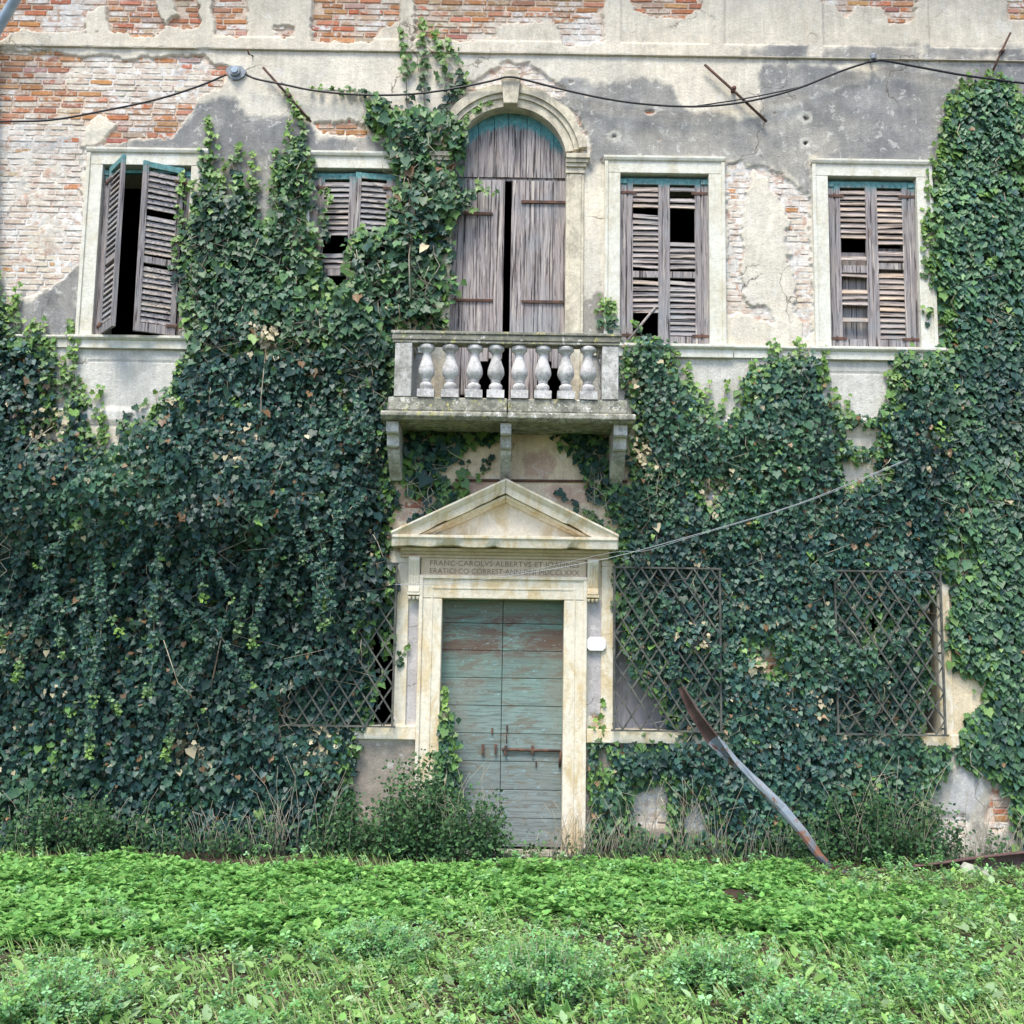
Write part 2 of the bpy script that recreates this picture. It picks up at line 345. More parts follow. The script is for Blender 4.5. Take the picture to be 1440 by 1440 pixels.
# exposed brickwork, as outlines of fallen plaster
EXP = [[(-90, -90), (281, -90), (281, 40), (262, 42), (240, 35), (215, 50), (190, 52), (150, 45), (120, 48), (100, 50), (70, 45), (50, 47), (20, 50), (0, 62), (-90, 62)],
 [(302, -90), (345, -90), (350, 10), (345, 50), (330, 55), (303, 48)], [(388, 42), (412, 40), (414, 48), (400, 58)],
 [(438, -90), (562, -90), (560, 30), (535, 45), (525, 62), (440, 60)],
 [(583, -90), (850, -90), (850, 62), (800, 66), (740, 64), (690, 55), (660, 62), (640, 60), (600, 55), (583, 58)],
 [(872, -90), (1000, -90), (985, 15), (960, 25), (910, 28), (885, 8)],
 [(1150, -90), (1285, -90), (1283, 30), (1250, 32), (1240, 10), (1200, 8), (1190, 25), (1183, 22), (1180, 5), (1155, 5)],
 [(1412, -90), (1520, -90), (1520, 35), (1413, 32)],
 [(-90, 72), (60, 72), (150, 80), (180, 82), (290, 80), (300, 90), (325, 95), (310, 130), (280, 140), (272, 160), (240, 195), (190, 198), (160, 205), (126, 208), (118, 235), (113, 370), (90, 392), (50, 418), (0, 432), (-90, 440)],
 [(440, 172), (470, 176), (500, 172), (530, 180), (520, 192), (480, 192), (450, 188)],
 [(640, 165), (650, 130), (665, 112), (690, 98), (705, 88), (740, 88), (760, 100), (778, 115), (800, 138), (700, 130), (670, 140)],
 [(795, 150), (812, 160), (824, 190), (830, 214), (812, 216), (800, 180)],
 [(1020, 232), (1045, 226), (1050, 235), (1075, 236), (1100, 245), (1125, 262), (1140, 280), (1141, 470), (1132, 478), (1118, 440), (1118, 400), (1108, 370), (1105, 330), (1110, 310), (1100, 290), (1085, 270), (1078, 250), (1060, 240), (1052, 262), (1045, 300), (1040, 330), (1042, 400), (1048, 425), (1060, 430), (1075, 428), (1086, 440), (1085, 454), (1060, 447), (1040, 440), (1022, 450)],
 [(1388, 1108), (1412, 1108), (1424, 1150), (1400, 1172), (1382, 1145)], [(1320, 1140), (1360, 1150), (1350, 1185), (1315, 1180)], [(1072, 922), (1090, 918), (1094, 942), (1078, 948)], [(831, 1004), (849, 1003), (848, 1026), (832, 1026)],
 [(555, 705), (590, 690), (600, 715), (575, 735), (556, 728)], [(1340, 770), (1356, 772), (1355, 805), (1342, 800)], [(890, 1110), (935, 1100), (945, 1165), (885, 1160)]]
EXPW = [wp(p) for p in EXP]
KEEP = [wp(p) for p in [[(122, 180), (140, 164), (166, 176), (150, 195), (132, 210), (118, 205)], [(220, 0), (240, -20), (255, 25), (232, 40)], [(120, 20), (150, 10), (160, 50), (118, 52)], [(700, 40), (780, 30), (800, 80), (700, 80)]]]
WASH = [wp(p) for p in [[(-90, 178), (60, 176), (110, 170), (130, 205), (118, 470), (-90, 470)], [(100, 78), (200, 85), (300, 90), (310, 140), (200, 145), (120, 130), (60, 110)], [(1010, 220), (1150, 220), (1150, 490), (1010, 490)],
                        [(690, 40), (850, 20), (860, 80), (640, 80)], [(640, 80), (830, 80), (840, 220), (780, 220), (640, 150)], [(70, 0), (130, -10), (110, 60), (60, 60)], [(1300, 1130), (1370, 1130), (1370, 1190), (1300, 1190)], [(880, 1090), (950, 1090), (950, 1170), (880, 1170)]]]
GREY = [wp(p) for p in [[(110, 215), (150, 202), (200, 197), (245, 193), (262, 175), (275, 150), (300, 135), (330, 142), (350, 165), (400, 163), (440, 175), (445, 200), (520, 196), (600, 200), (600, 240), (430, 240), (430, 430), (280, 430), (290, 215)],
 [(745, 108), (780, 118), (850, 120), (900, 112), (945, 122), (950, 150), (960, 158), (1020, 162), (1066, 175), (1066, 97), (1130, 91), (1180, 104), (1260, 92), (1520, 92), (1520, 300), (1300, 300), (1141, 224), (1141, 300), (1100, 243), (1020, 230), (850, 222), (830, 240), (822, 200), (790, 150)],
 [(-90, 440), (0, 435), (50, 420), (90, 395), (113, 368), (113, 475), (-90, 475)], [(1040, 70), (1134, 68), (1134, 86), (1040, 86)], [(1155, 70), (1285, 68), (1285, 88), (1155, 88)], [(1303, 70), (1435, 70), (1435, 88), (1303, 88)]]]
GREY2 = [wp(p) for p in [[(798, 425), (850, 400), (870, 470), (860, 570), (780, 570), (798, 480)], [(560, 470), (650, 470), (650, 570), (560, 570)]]]
PARA = [wp(p) for p in [[(-90, 486), (1520, 500), (1520, 600), (-90, 590)]]]
YEL = [wp(p) for p in [[(480, 600), (900, 600), (900, 830), (480, 830)], [(1270, 840), (1440, 840), (1440, 1060), (1270, 1060)]]]
SALM = [wp(p) for p in [[(737, 640), (770, 632), (782, 655), (770, 672), (735, 672)], [(760, 682), (850, 680), (850, 705), (800, 712), (765, 695)], [(630, 680), (700, 674), (680, 700), (630, 705)], [(560, 690), (600, 682), (600, 725), (565, 730)], [(820, 640), (850, 650), (850, 672), (830, 670)]]]
BASEG = [wp(p) for p in [[(470, 1042), (600, 1042), (600, 1220), (470, 1220)], [(820, 1046), (1100, 1046), (1100, 1220), (820, 1220)]]]
STRIP = [wp(p) for p in [[(570, 860), (590, 840), (590, 1018), (568, 1018)], [(826, 845), (848, 845), (848, 1005), (826, 1005)]]]
WHITE = [wp(p) for p in [[(1345, 1080), (1375, 1070), (1385, 1110), (1360, 1150), (1325, 1185), (1320, 1150)], [(890, 1110), (930, 1100), (935, 1150), (895, 1165)], [(955, 1130), (985, 1120), (1000, 1165), (960, 1170)], [(940, 700), (1000, 690), (1010, 730), (950, 740)]]]
PAN = [(303, 417), (438, 563), (583, 850), (872, 996), (1017, 1134), (1155, 1285), (1303, 1432)]
PANW = [(at(a, 30).x, at(b, 30).x) for a, b in PAN]
ZL = at(720, 79).z; ZPB = ZL+.145

HOLES = [(at(1132, 167).x, at(1132, 167).z), (at(1132, 203).x, at(1132, 203).z), (at(863, 193).x, at(863, 193).z)]
def facade(X, Z):
    n1 = fnoise(X, Z, 5, 1, 4); n2 = fnoise(X, Z, 22, 2, 3); n3 = fnoise(X, Z, 1.3, 3, 3)
    sde = multi(X, Z, EXPW); sde = np.minimum(sde, -multi(X, Z, KEEP)); sde = sde+n1*.055+n2*.034
    # scattered small losses
    sp = fnoise(X, Z, 3.1, 12, 3); sde = np.maximum(sde, (sp-.80)*.3+n2*.01)
    wash = np.clip(multi(X, Z, WASH)/.12+.5+n1*1.2, 0, 1)
    up = Z > ZL+.0
    hp = -.030-.006*n3-.003*n1-.0015*n2                                   # plaster face
    hp = hp-np.where(up, .022, 0)
    for a, b in PANW: hp = hp+.024*np.clip(np.minimum(np.minimum(X-a, b-X), Z-ZPB)/.014, 0, 1)
    # holes shot into the grey plaster
    for hx_, hz_ in HOLES:
        rr_ = np.sqrt((X-hx_)**2+(Z-hz_)**2); hp = hp+.03*np.clip(1-rr_/.03, 0, 1)
    # incised panels of the parapet
    for xc in (XC[0], XC[3]):
        for (u0, u1, w0, w1) in ((xc-.50, xc+.50, 4.862, 4.874), (xc-.50, xc-.49, 4.45, 4.87)):
            hp = hp+.012*((X > u0) & (X < u1) & (Z > w0) & (Z < w1))
    hp = hp-.03*((Z < 4.36) & (Z > 4.20)) - .012*((Z < 4.20) & (Z > 3.95) & (np.abs(X) > 1.4))
    hp = hp-.02*(Z < 1.08)*(X < .8)                                # rough plinth
    bg = -.001-.004*n2-wash*(.0045+.009*fnoise(X, Z, 7, 5, 3)+.003*n2)     # mortar, smeared with lime in places
    t = np.clip(.5-sde/.014, 0, 1); y = hp*t+bg*(1-t)
    # colours
    def lay(c, m, colr): return c*(1-m[..., None])+np.array(colr)*m[..., None]
    c = np.ones(X.shape+(3,))*np.array((.70, .635, .51))
    c = lay(c, np.clip(n3*1.5+.5, 0, 1)*.5, (.66, .63, .56))
    c = lay(c, np.clip((Z-ZL)/.02, 0, 1)*.5, (.68, .61, .49))
    mg = np.clip(multi(X, Z, GREY)/.06+.6+n1*1.5+n2*.5, 0, 1)
    st_ = np.clip(fnoise(X, Z*.22, 3.2, 38, 4)*2.2+.1-np.abs(Z-ZL+.35)*.9, 0, 1)*(Z < ZL); c = lay(c, st_*.35, (.40, .385, .35)); c = lay(c, np.clip(fnoise(X, Z, .9, 37, 5)*2.4-.3, 0, 1)*.35, (.46, .435, .37))
    c = lay(c, np.clip(mg*(.84+.3*n3+.25*n1), 0, 1), (.225, .227, .225))
    c = lay(c, mg*np.clip(fnoise(X, Z, 2.3, 8, 5)*3.0-.6, 0, 1)*.7, (.46, .455, .43)); c = lay(c, mg*np.clip(fnoise(X, Z, 3.3, 18, 5)*3.0-.5, 0, 1)*.6, (.19, .19, .185))
    c = lay(c, np.clip(multi(X, Z, GREY2)/.08+.4+n2*1.5+n1, 0, 1)*.75, (.20, .19, .165))
    c = lay(c, np.clip(multi(X, Z, PARA)/.03+.5, 0, 1)*.8, (.55, .545, .50))
    c = lay(c, np.clip(multi(X, Z, YEL)/.06+.5+n1, 0, 1), (.74, .62, .44))
    c = lay(c, np.clip(multi(X, Z, SALM)/.02+.5+n1*1.5+n2, 0, 1)*.7, (.50, .32, .25))
    c = lay(c, np.clip(multi(X, Z, BASEG)/.02+.5, 0, 1), (.34, .29, .24))
    c = lay(c, np.clip(multi(X, Z, STRIP)/.01+.5, 0, 1), (.50, .47, .47))
    c = lay(c, np.clip(multi(X, Z, WHITE)/.04+.5+n1*1.3, 0, 1), (.62, .62, .62)); c = lay(c, (Z < 1.0)*np.clip(n2*1.6+n1*1.2-.1, 0, 1)*.7, (.20, .19, .165))
    c = lay(c, np.clip((Z < 1.0)*.6*(n3+.5), 0, .6), (.30, .29, .25))
    for hx_, hz_ in HOLES:
        rr_ = np.sqrt((X-hx_)**2+((Z-hz_)*1.2)**2)+n2*.02+n1*.03; c = lay(c, np.clip((.085-rr_)/.02, 0, 1), (.50, .48, .42)); c = lay(c, np.clip((.028-rr_)/.01, 0, 1), (.06, .05, .04))
    edge = np.clip(1-np.abs(sde)/.02, 0, 1); c = lay(c, edge*(t > .4)*.7, (.60, .54, .44))
    mort = np.ones(X.shape+(3,))*np.array((.66, .52, .40)); mort = lay(mort, np.clip(wash*.9+n1*.3, 0, 1), (.71, .69, .65)); mort = lay(mort, wash*np.clip(fnoise(X, Z, 1.6, 29, 3)*2.5-.3, 0, 1)*.6, (.60, .53, .40)); mort = mort*(.86+.2*fnoise(X, Z, 18, 33, 3)+.1)[..., None]
    mort = lay(mort, np.clip((wash*.8+.2)*np.clip(fnoise(X, Z, 14, 9, 3)*2.8-.35, 0, 1), 0, 1)*.8, (.50, .31, .22))
    mort = lay(mort, np.clip(fnoise(X, Z, 8, 19, 3)*2.4-.9, 0, 1)*.6, (.40, .38, .35))
    c = c*t[..., None]+mort*(1-t[..., None])
    return y, c, sde, wash
def opening(X, Z):
    o = (np.abs(X-DX) < DH+.1) & (Z < DT+.08)
    for c in XC: o |= (np.abs(X-c) < WH+.07) & (Z > WB-.03) & (Z < WT+.06)
    for a, b in LW: o |= (X > a) & (X < b) & (Z > LB-.05) & (Z < LT)
    o |= (np.abs(X-BX) < AR+.06) & (Z > 4.3) & (Z < BZ)
    o |= ((X-BX)**2+(Z-BZ)**2 < (AR+.06)**2) & (Z >= BZ)
    return o
for k, (xa, xb, za, zb, st) in enumerate(((-6.1, 6.1, 4.5, 9.15, .0135), (-6.1, 6.1, -.3, 4.5, .03))):
    xs = np.arange(xa, xb+st/2, st); zs = np.linspace(za, zb, int(round((zb-za)/st))+1); X, Z = np.meshgrid(xs, zs)
    y, c, sde, wash = facade(X, Z)
    V = np.stack([X, y, Z], -1).reshape(-1, 3); nx, nz = len(xs), len(zs)
    i = np.arange(nx-1)[None, :]+np.arange(nz-1)[:, None]*nx; F = np.stack([i, i+1, i+1+nx, i+nx], -1).reshape(-1, 4)
    cx = V[F].mean(1); F = F[~opening(cx[:, 0], cx[:, 2])]
    link('plaster_skin', npmesh('plaster_skin', V, F, c.reshape(-1, 3), True), 'plaster', villa, 'stuff' if 0 else None)

# bricks
bv = []
for k in range(4):
    m = MB(); q = .5
    for s_ in (0,):
        pr = []
        for a_ in range(12):
            w = 2*math.pi*(a_+.5)/12; cx_, cz_ = math.cos(w), math.sin(w)
            sx = np.sign(cx_)*min(.5, abs(cx_)*.72)*random.uniform(.95, 1.0); sz = np.sign(cz_)*min(.5, abs(cz_)*.66)*random.uniform(.90, 1.0)
            pr.append((sx, sz))
        vs = [(a, -1, b) for a, b in pr]+[(a*1.0, -.62, b*1.0) for a, b in pr]+[(a, 1.2, b) for a, b in pr]
        vs = [(x*(.955 if y == -1 else 1), y+(random.uniform(-.12, .12) if y == -1 else 0), z*(.86 if y == -1 else 1)) for x, y, z in vs]
        m.add(vs, [tuple(range(12))]+[(i, (i+1) % 12, 12+(i+1) % 12, 12+i) for i in range(12)]+[(12+i, 12+(i+1) % 12, 24+(i+1) % 12, 24+i) for i in range(12)])
    me = m.mesh('brick'); me.materials.append(MATS['brick']); bv.append(me)
cand = []
z = -.02; row = 0
CH = .0655
while z < 9.5:
    x = -6.3+random.uniform(0, .2)
    while x < 6.3:
        L = random.choice((.255, .265, .25, .125, .26, .24))
        cand.append((x+L/2, z+CH/2, L-.013)); x += L
    z += CH; row += 1
cand = np.array(cand); _, _, sdb, wsh = facade(cand[:, 0], cand[:, 1])
ok = (sdb > -.02) & ~opening(cand[:, 0], cand[:, 1]); cand, sdb, wsh = cand[ok], sdb[ok], wsh[ok]
BC = [(.47, .20, .105), (.52, .235, .12), (.43, .185, .10), (.54, .28, .15), (.40, .19, .12), (.50, .215, .11), (.47, .27, .16), (.48, .34, .24)]
pxs = pxy(cand[:, 0], np.zeros(len(cand)), cand[:, 1]); inv = (pxs[0] > -8) & (pxs[0] < 1448) & (pxs[1] > -6) & (pxs[1] < 1446)
order = np.argsort(-(inv*4+np.clip(sdb, 0, .1)*8-wsh*.8+cand[:, 2]*2))
jv, jf, jc = [], [], []
for rk, i in enumerate(order):
    x, zz, L = cand[i]; w = float(wsh[i]); colr = random.choice(BC); colr = tuple(q*random.uniform(.85, 1.12) for q in colr)
    if x < -4.4 and zz > 7.3 and w < .4: w *= .3
    wl = min(1, max(0, w*1.0+random.uniform(-.1, .45)-(.9 if random.random() < .07 else 0))) if w > .25 else max(0, random.uniform(-.3, .62)); pro = random.uniform(.006, .013)
    hz = random.uniform(.046, .056); rot = random.uniform(-.022, .022)
    if rk < 290 and inv[i]:
        o = link('brick', bv[rk % 4], None, villa); zz += .006*float(fnoise(np.array([x]), np.array([zz*.3]), 1.5, 55, 2)[0]); o.location = (x, 0, zz); o.scale = (L, pro, hz); o.rotation_euler = (0, rot, 0); o.color = colr+(wl,)
    else:
        me = bv[rk % 4]; co = np.array([v.co[:] for v in me.vertices]) if not hasattr(bpy, '_bc%d' % (rk % 4)) else None
        V = co*np.array((L, pro, hz))+np.array((x, 0, zz)); b = sum(len(q) for q in jv) if False else len(jv)*36
        jv.append(V); jf.append([[q+b for q in p.vertices] for p in me.polygons]); jc.append(np.tile(np.array(colr+(wl,)), (36, 1)))
if jv:
    me = bpy.data.meshes.new('brickwork'); me.from_pydata([tuple(q) for q in np.concatenate(jv)], [], [p for f in jf for p in f])
    a = me.color_attributes.new('Col', 'FLOAT_COLOR', 'POINT'); a.data.foreach_set('color', np.concatenate(jc).astype(np.float32).ravel())
    link('brickwork', me, 'brick_joined', villa, 'stuff')

# string courses and sills
def mould(x0, x1, prof, name, m, parent=villa, bev=.004):
    b = MB(); b.prism(prof, x0, x1, 'x'); return b.build(name, m, parent, bev)
SC = [(.0, 5.0), (-.055, 5.0), (-.055, 5.085), (-.075, 5.09), (-.085, 5.105), (-.085, 5.124), (.0, 5.124)]
for x0, x1 in ((-6.4, -4.62), (-3.20, -2.42), (-1.0, -.90), (.78, .85), (2.265, 3.035), (4.46, 6.4)): mould(x0, x1, SC, 'string_course', 'window_stone')
for c in XC:
    mould(c-.70, c+.70, [(.10, 4.995), (-.075, 4.995), (-.075, 5.075), (-.095, 5.085), (-.11, 5.10), (-.11, WB), (.10, WB)], 'window_sill', 'window_stone')

for x0, x1 in ((-6.1, -4.3), (-4.297, -2.2), (-2.197, .4), (.403, 2.6), (2.603, 6.1)):
    n_ = int((x1-x0)/.05); pr_ = [(0, 0), (-.050, .0), (-.060, .004), (-.060, .011), (-.050, .015), (0, .015)]; vs_ = []
    for i in range(n_+1):
        x = x0+(x1-x0)*i/n_; e_ = float(fnoise(np.array([x]), np.array([0.]), 5, 77, 3)[0]); g_ = max(0, e_-.15)*(.09 if x < -3.2 else .02)
        vs_ += [(x, min(0, y_+g_), ZL+z_+e_*.004) for y_, z_ in pr_]
    b_ = MB(); b_.add(vs_, [(i*6+q, i*6+(q+1) % 6, i*6+6+(q+1) % 6, i*6+6+q) for i in range(n_) for q in range(6)]+[tuple(range(6)), tuple(n_*6+q for q in range(6))[::-1]])
    o_ = b_.build('string_course', 'plaster', villa); a_ = o_.data.color_attributes.new('Col', 'FLOAT_COLOR', 'POINT'); a_.data.foreach_set('color', [q for _ in o_.data.vertices for q in (.58, .54, .45, 1)])
def frame(c, i):
    yf = -.058; l = MB(); l.box(c-WOUT, c+WOUT, yf-.001, .14, WT+.002, WTO-.03, j=.0015); f = l.build('window_frame', 'window_stone', villa, .005)
    for xa, xb_ in ((c-WOUT, c-WH), (c+WH, c+WOUT)):
        root = MB(); root.box(xa, xb_, yf, .14, WB+.002, WT, j=.0015); root.build('jamb', 'window_stone', f, .005)
    m_ = MB()
    m_.prism([(-.056, WTO-.045), (-.078, WTO-.035), (-.088, WTO-.01), (-.088, WTO+.012), (.0, WTO+.012), (.0, WTO-.045)], c-WOUT-.012, c+WOUT+.012, 'x')
    for s in (-1, 1):
        m_.box(min(c+s*(WOUT-.035), c+s*(WOUT+.002)), max(c+s*(WOUT-.035), c+s*(WOUT+.002)), yf-.018, 0, WB+.003, WTO-.046)
    m_.build('moulding', 'window_stone', f, .004)
    return f
for i, c in enumerate(XC): frame(c, i)

# shutters
SLATC = [(.42, .38, .355), (.38, .355, .36), (.48, .425, .375), (.33, .31, .32), (.45, .41, .39), (.54, .455, .37)]
slat_me = []
for k in range(3):
    m = MB(); n = 6; vs = []
    for i in range(n+1):
        x = i/n-.5; d = random.uniform(-.04, .04)
        for (yy, zz) in ((-.5, -.5), (-.5, .5), (.5, .5), (.5, -.5)): vs.append((x, yy, zz+d))
    fs = [(i*4+q, i*4+(q+1) % 4, i*4+4+(q+1) % 4, i*4+4+q) for i in range(n) for q in range(4)]+[(0, 1, 2, 3), (n*4+3, n*4+2, n*4+1, n*4)]
    m.add(vs, fs); me = m.mesh('slat'); me.materials.append(MATS['slat_wood']); slat_me.append(me)
def shutter(hx, side, w, z0, z1, ang, miss=(), sag=(), y=.02, label=None, warm=0., rails=((.42, .07),)):
    """hx hinge x, side=+1 leaf extends to +x. ang opens outward (towards -y)."""
    M = Matrix.Translation((hx, y, 0))@Matrix.Rotation(-ang*side, 4, 'Z')
    st, th = .062, .036
    def X(a, b): return (min(side*a, side*b), max(side*a, side*b))
    b = MB()
    for a, e in ((0, st), (w-st, w)):
        x0, x1 = X(a, e); b.box(x0, x1, -th/2, th/2, z0, z1, M, j=.002)
    x0, x1 = X(st-.002, w-st+.002)
    b.box(x0, x1, -th/2+.003, th/2-.003, z1-.065, z1-.002, M); b.box(x0, x1, -th/2+.003, th/2-.003, z0+.002, z0+.095, M)
    mids = [z0+(z1-z0)*r_ for r_, _ in rails]
    for mz, (r_, hh) in zip(mids, rails): b.box(x0, x1, -th/2+.002, th/2-.003, mz-hh/2, mz+hh/2, M, j=.002)
    o = b.build('shutter', 'shutter_wood', villa, .003, label)
    zs = z0+.125; k = 0
    while zs < z1-.085:
        if not any(abs(zs-mz) < hh/2+.022 for mz, (r_, hh) in zip(mids, rails)) and k not in miss:
            s = link('slat', slat_me[k % 3], None, o); lw = w-2*st+.012
            tl = random.uniform(-.018, .018)+(sag[k] if isinstance(sag, dict) and k in sag else 0)
            L = Matrix.Translation((side*w/2, -.003, zs+random.uniform(-.003, .003)))@Matrix.Rotation(tl, 4, 'Y')@Matrix.Rotation(R(-22+random.uniform(-6, 6)), 4, 'X')@Matrix.Diagonal((lw, .010, random.uniform(.049, .056), 1))
            s.matrix_world = M@L
            cc = random.choice(SLATC); f_ = random.uniform(.85, 1.12)*(1+warm*.15)
            s.color = (cc[0]*f_*(1+warm*.15), cc[1]*f_, cc[2]*f_*(1-warm*.15), 1)
        zs += .0605; k += 1
    for hz in (z0+.10, z1-.16):
        hb = MB(); x0, x1 = X(-.09, .10); hb.box(x0, x1, -th/2-.008, -th/2-.001, hz-.014, hz+.014, M); hb.tube([M@Vector((0, -th/2-.004, hz-.03)), M@Vector((0, -th/2-.004, hz+.03))], .009, 6); hb.build('hinge', 'rusty_iron', o)
    return o
ZB, ZT = WB+.012, WT-.035
def jambs(c, h=.075):
    for s in (-1, 1):
        b = MB(); b.box(min(c+s*WH, c+s*(WH-h)), max(c+s*WH, c+s*(WH-h))-.0005, .0, .07, WB+.004, WT-.10, j=.001)
        b.box(min(c+s*WH, c+s*(WH-h-.0)), max(c+s*WH, c+s*(WH-h))-.001, -.012, .069, WT-.098, WT-.045); b.build('casing', 'shutter_wood', villa, .003)
    b = MB(); b.box(c-WH+.002, c+WH-.002, .045, .10, WT-.043, WT-.004); b.build('casing', 'shutter_wood', villa)
for c in XC: jambs(c)
lw = WH-.078
shutter(XC[0]-lw, 1, lw+.03, ZB, ZT+.01, R(52), miss=(27,), y=-.03, label='left louvred leaf of the far left window standing half open')
shutter(XC[0]+lw, -1, lw+.03, ZB, ZT+.01, R(27), miss=(19,), y=-.03, label='right louvred leaf of the far left window slightly open')
shutter(XC[1]-lw, 1, lw, ZB, ZT, R(3), miss=(6, 7, 8, 9, 10, 14, 15, 16), label='left leaf half covered by ivy with its lower slats gone', rails=((.40, .07),))
shutter(XC[1]+lw, -1, lw, ZB, ZT, R(8), miss=(4, 5, 6, 9, 10, 13, 14), label='right leaf half covered by ivy')
shutter(XC[2]-lw, 1, lw, ZB, ZT, R(1), miss=(0, 1, 2, 3, 22), sag={21: .08, 20: .06, 12: .09, 11: .07, 9: .05, 10: .08}, warm=.5, label='left leaf with broken slats and an open bottom panel')
shutter(XC[2]+lw, -1, lw, ZB, ZT, R(1), miss=(17, 18, 19, 20, 21, 22, 25), sag={12: -.06, 9: .04, 6: .03}, label='right leaf with a large black gap of missing slats')
shutter(XC[3]-lw, 1, lw, ZB, ZT, R(1), miss=(0, 1, 2, 4, 5, 9, 10, 13, 15, 16, 17), sag={12: .12, 11: .05, 7: -.05}, warm=1, label='left leaf with a broken lower half and loose slats', rails=((.47, .08),))
shutter(XC[3]+lw, -1, lw, ZB, ZT, R(1), miss=(16,), sag={20: -.07}, warm=1, label='right leaf with pale warm slats', rails=((.49, .07),))
b = MB(); b.box(XC[3]-lw+.03, XC[3]-.01, .075, .095, WB+.03, WB+.80); b.box(XC[3]-lw+.03, XC[3]-.01, .075, .095, 6.02, 6.2); b.box(XC[3]+.02, XC[3]+lw-.02, .075, .095, 5.9, 6.25); b.build('inner_panel', 'shutter_wood', villa)
p0, p1 = at(884, 478, -.10), at(921, 433, .0)
b = MB(); b.tube([p0, p1], .014, 4); b.build('broken_slat', 'slat_wood', villa); bpy.data.objects['broken_slat'].color = (.5, .44, .38, 1)

# ------------------------------------------------------------ balcony door in the arch
bd = MB(); bd.box(BX-AR-.03, BX+AR+.03, .12, .14, 6.955, 6.985)
door = bd.build('balcony_door', 'balcony_door_wood', villa)
pw = [.13, .15, .17, .16]; 
xs = [BX-AR-.02, BX-AR+.12, BX-AR+.27, BX-AR+.44, BX-.02, BX+.18, BX+.33, BX+.47, BX+AR+.02]
for a, b_ in zip(xs[:-1], xs[1:]):
    n = 5; top = []
    for i in range(n+1):
        x = a+.003+(b_-a-.006)*i/n; rr = (AR+.03)**2-(x-BX)**2; top.append((x, BZ+math.sqrt(max(rr, .0004))))
    yo = random.uniform(-.006, .006); m = MB(); m.prism([(a+.003, 6.988)]+[(b_-.003, 6.988)]+top[::-1], .10+yo, .125+yo); m.build('plank', 'balcony_door_wood', door)
for (x0, x1, ang, hinge) in ((BX-AR-.01, BX-.045, R(-4), 0), (BX+.025, BX+AR+.01, 0, 1)):
    n = 4; wdt = (x1-x0)/n
    for i in range(n):
        yo = random.uniform(-.005, .005); m = MB(); m.box(x0+i*wdt+.0025, x0+(i+1)*wdt-.0025, .085+yo, .115+yo, {(0, 2): 4.96, (0, 3): 4.99, (0, 1): 4.60, (1, 2): 4.97, (1, 3): 4.9}.get((hinge, i), 4.42), 6.950, j=.0012); m.build('plank', 'balcony_door_wood', door, .002)
for (px0, px1, py) in ((733, 797, 284), (733, 797, 424), (637, 693, 422), (637, 693, 300)):
    m = MB(); a_, e_ = at(px0, py, .08), at(px1, py, .08); m.box(a_.x, e_.x, .066, .078, a_.z-.014, a_.z+.014, j=.003); m.build('strap_hinge', 'rusty_iron', door)
# arch surround
ar = MB()
def arc(r0, r1, ya, yb, a0, a1, n=44):
    m = MB(); vs = []
    R1 = r1
    for i in range(n+1):
        w = a0+(a1-a0)*i/n; c_, s_ = math.cos(w), math.sin(w); nz_ = float(fnoise(np.array([w*3]), np.array([r1*9]), 2.5, 14, 3)[0]); r1 = R1-max(0, nz_+.25-(.0 if w < 1.1 else .3))*(.06 if R1 > .79 else 0)
        vs += [(BX+r0*c_, ya, BZ+r0*s_), (BX+r1*c_, ya, BZ+r1*s_), (BX+r1*c_, yb, BZ+r1*s_), (BX+r0*c_, yb, BZ+r0*s_)]
    fs = [(i*4+q, i*4+(q+1) % 4, i*4+4+(q+1) % 4, i*4+4+q) for i in range(n) for q in range(4)]+[(0, 1, 2, 3), (n*4+3, n*4+2, n*4+1, n*4)]
    return vs, fs
for (r0, r1, ya) in ((AR-.01, .69, -.055), (.6905, .76, -.075), (.7605, .80, -.092), (.742, .84, -.10)):
    ar.add(*arc(r0, r1, ya, .12, R(10), R(170)))
arch = ar.build('arch', 'arch_stone', villa, .004)
ks = MB(); ks.prism([(BX-.075, 7.70), (BX+.075, 7.70), (BX+.105, 8.02), (BX-.105, 8.02)], -.15, 0); ks.prism([(BX-.09, 8.022), (BX+.09, 8.022), (BX+.07, 8.12), (BX-.07, 8.10)], -.10, 0); ks.build('keystone', 'arch_stone', arch, .01)
for s in (-1, 1):
    m = MB(); xa, xb_ = BX+s*(AR-.01), BX+s*(AR+.18); m.box(min(xa, xb_), max(xa, xb_), -.05, .12, 4.40, 6.97, j=.002)
    xa, xb_ = BX+s*(AR+.03), BX+s*(AR+.15); m.box(min(xa, xb_), max(xa, xb_), -.062, 0, 4.42, 6.96)
    pl = m.build('pilaster', 'arch_stone', villa, .006)
    m = MB()
    for (z0_, z1_, e, yy) in ((6.972, 7.0, .0, -.065), (7.0, 7.04, -.008, -.058), (7.04, 7.08, .015, -.08), (7.08, 7.12, .035, -.10), (7.12, 7.17, .05, -.12)):
        xa, xb_ = BX+s*(AR-.015), BX+s*(AR+.185+e); m.box(min(xa, xb_), max(xa, xb_), yy, .11, z0_+.001, z1_)
    m.build('capital', 'arch_stone', pl, .004)

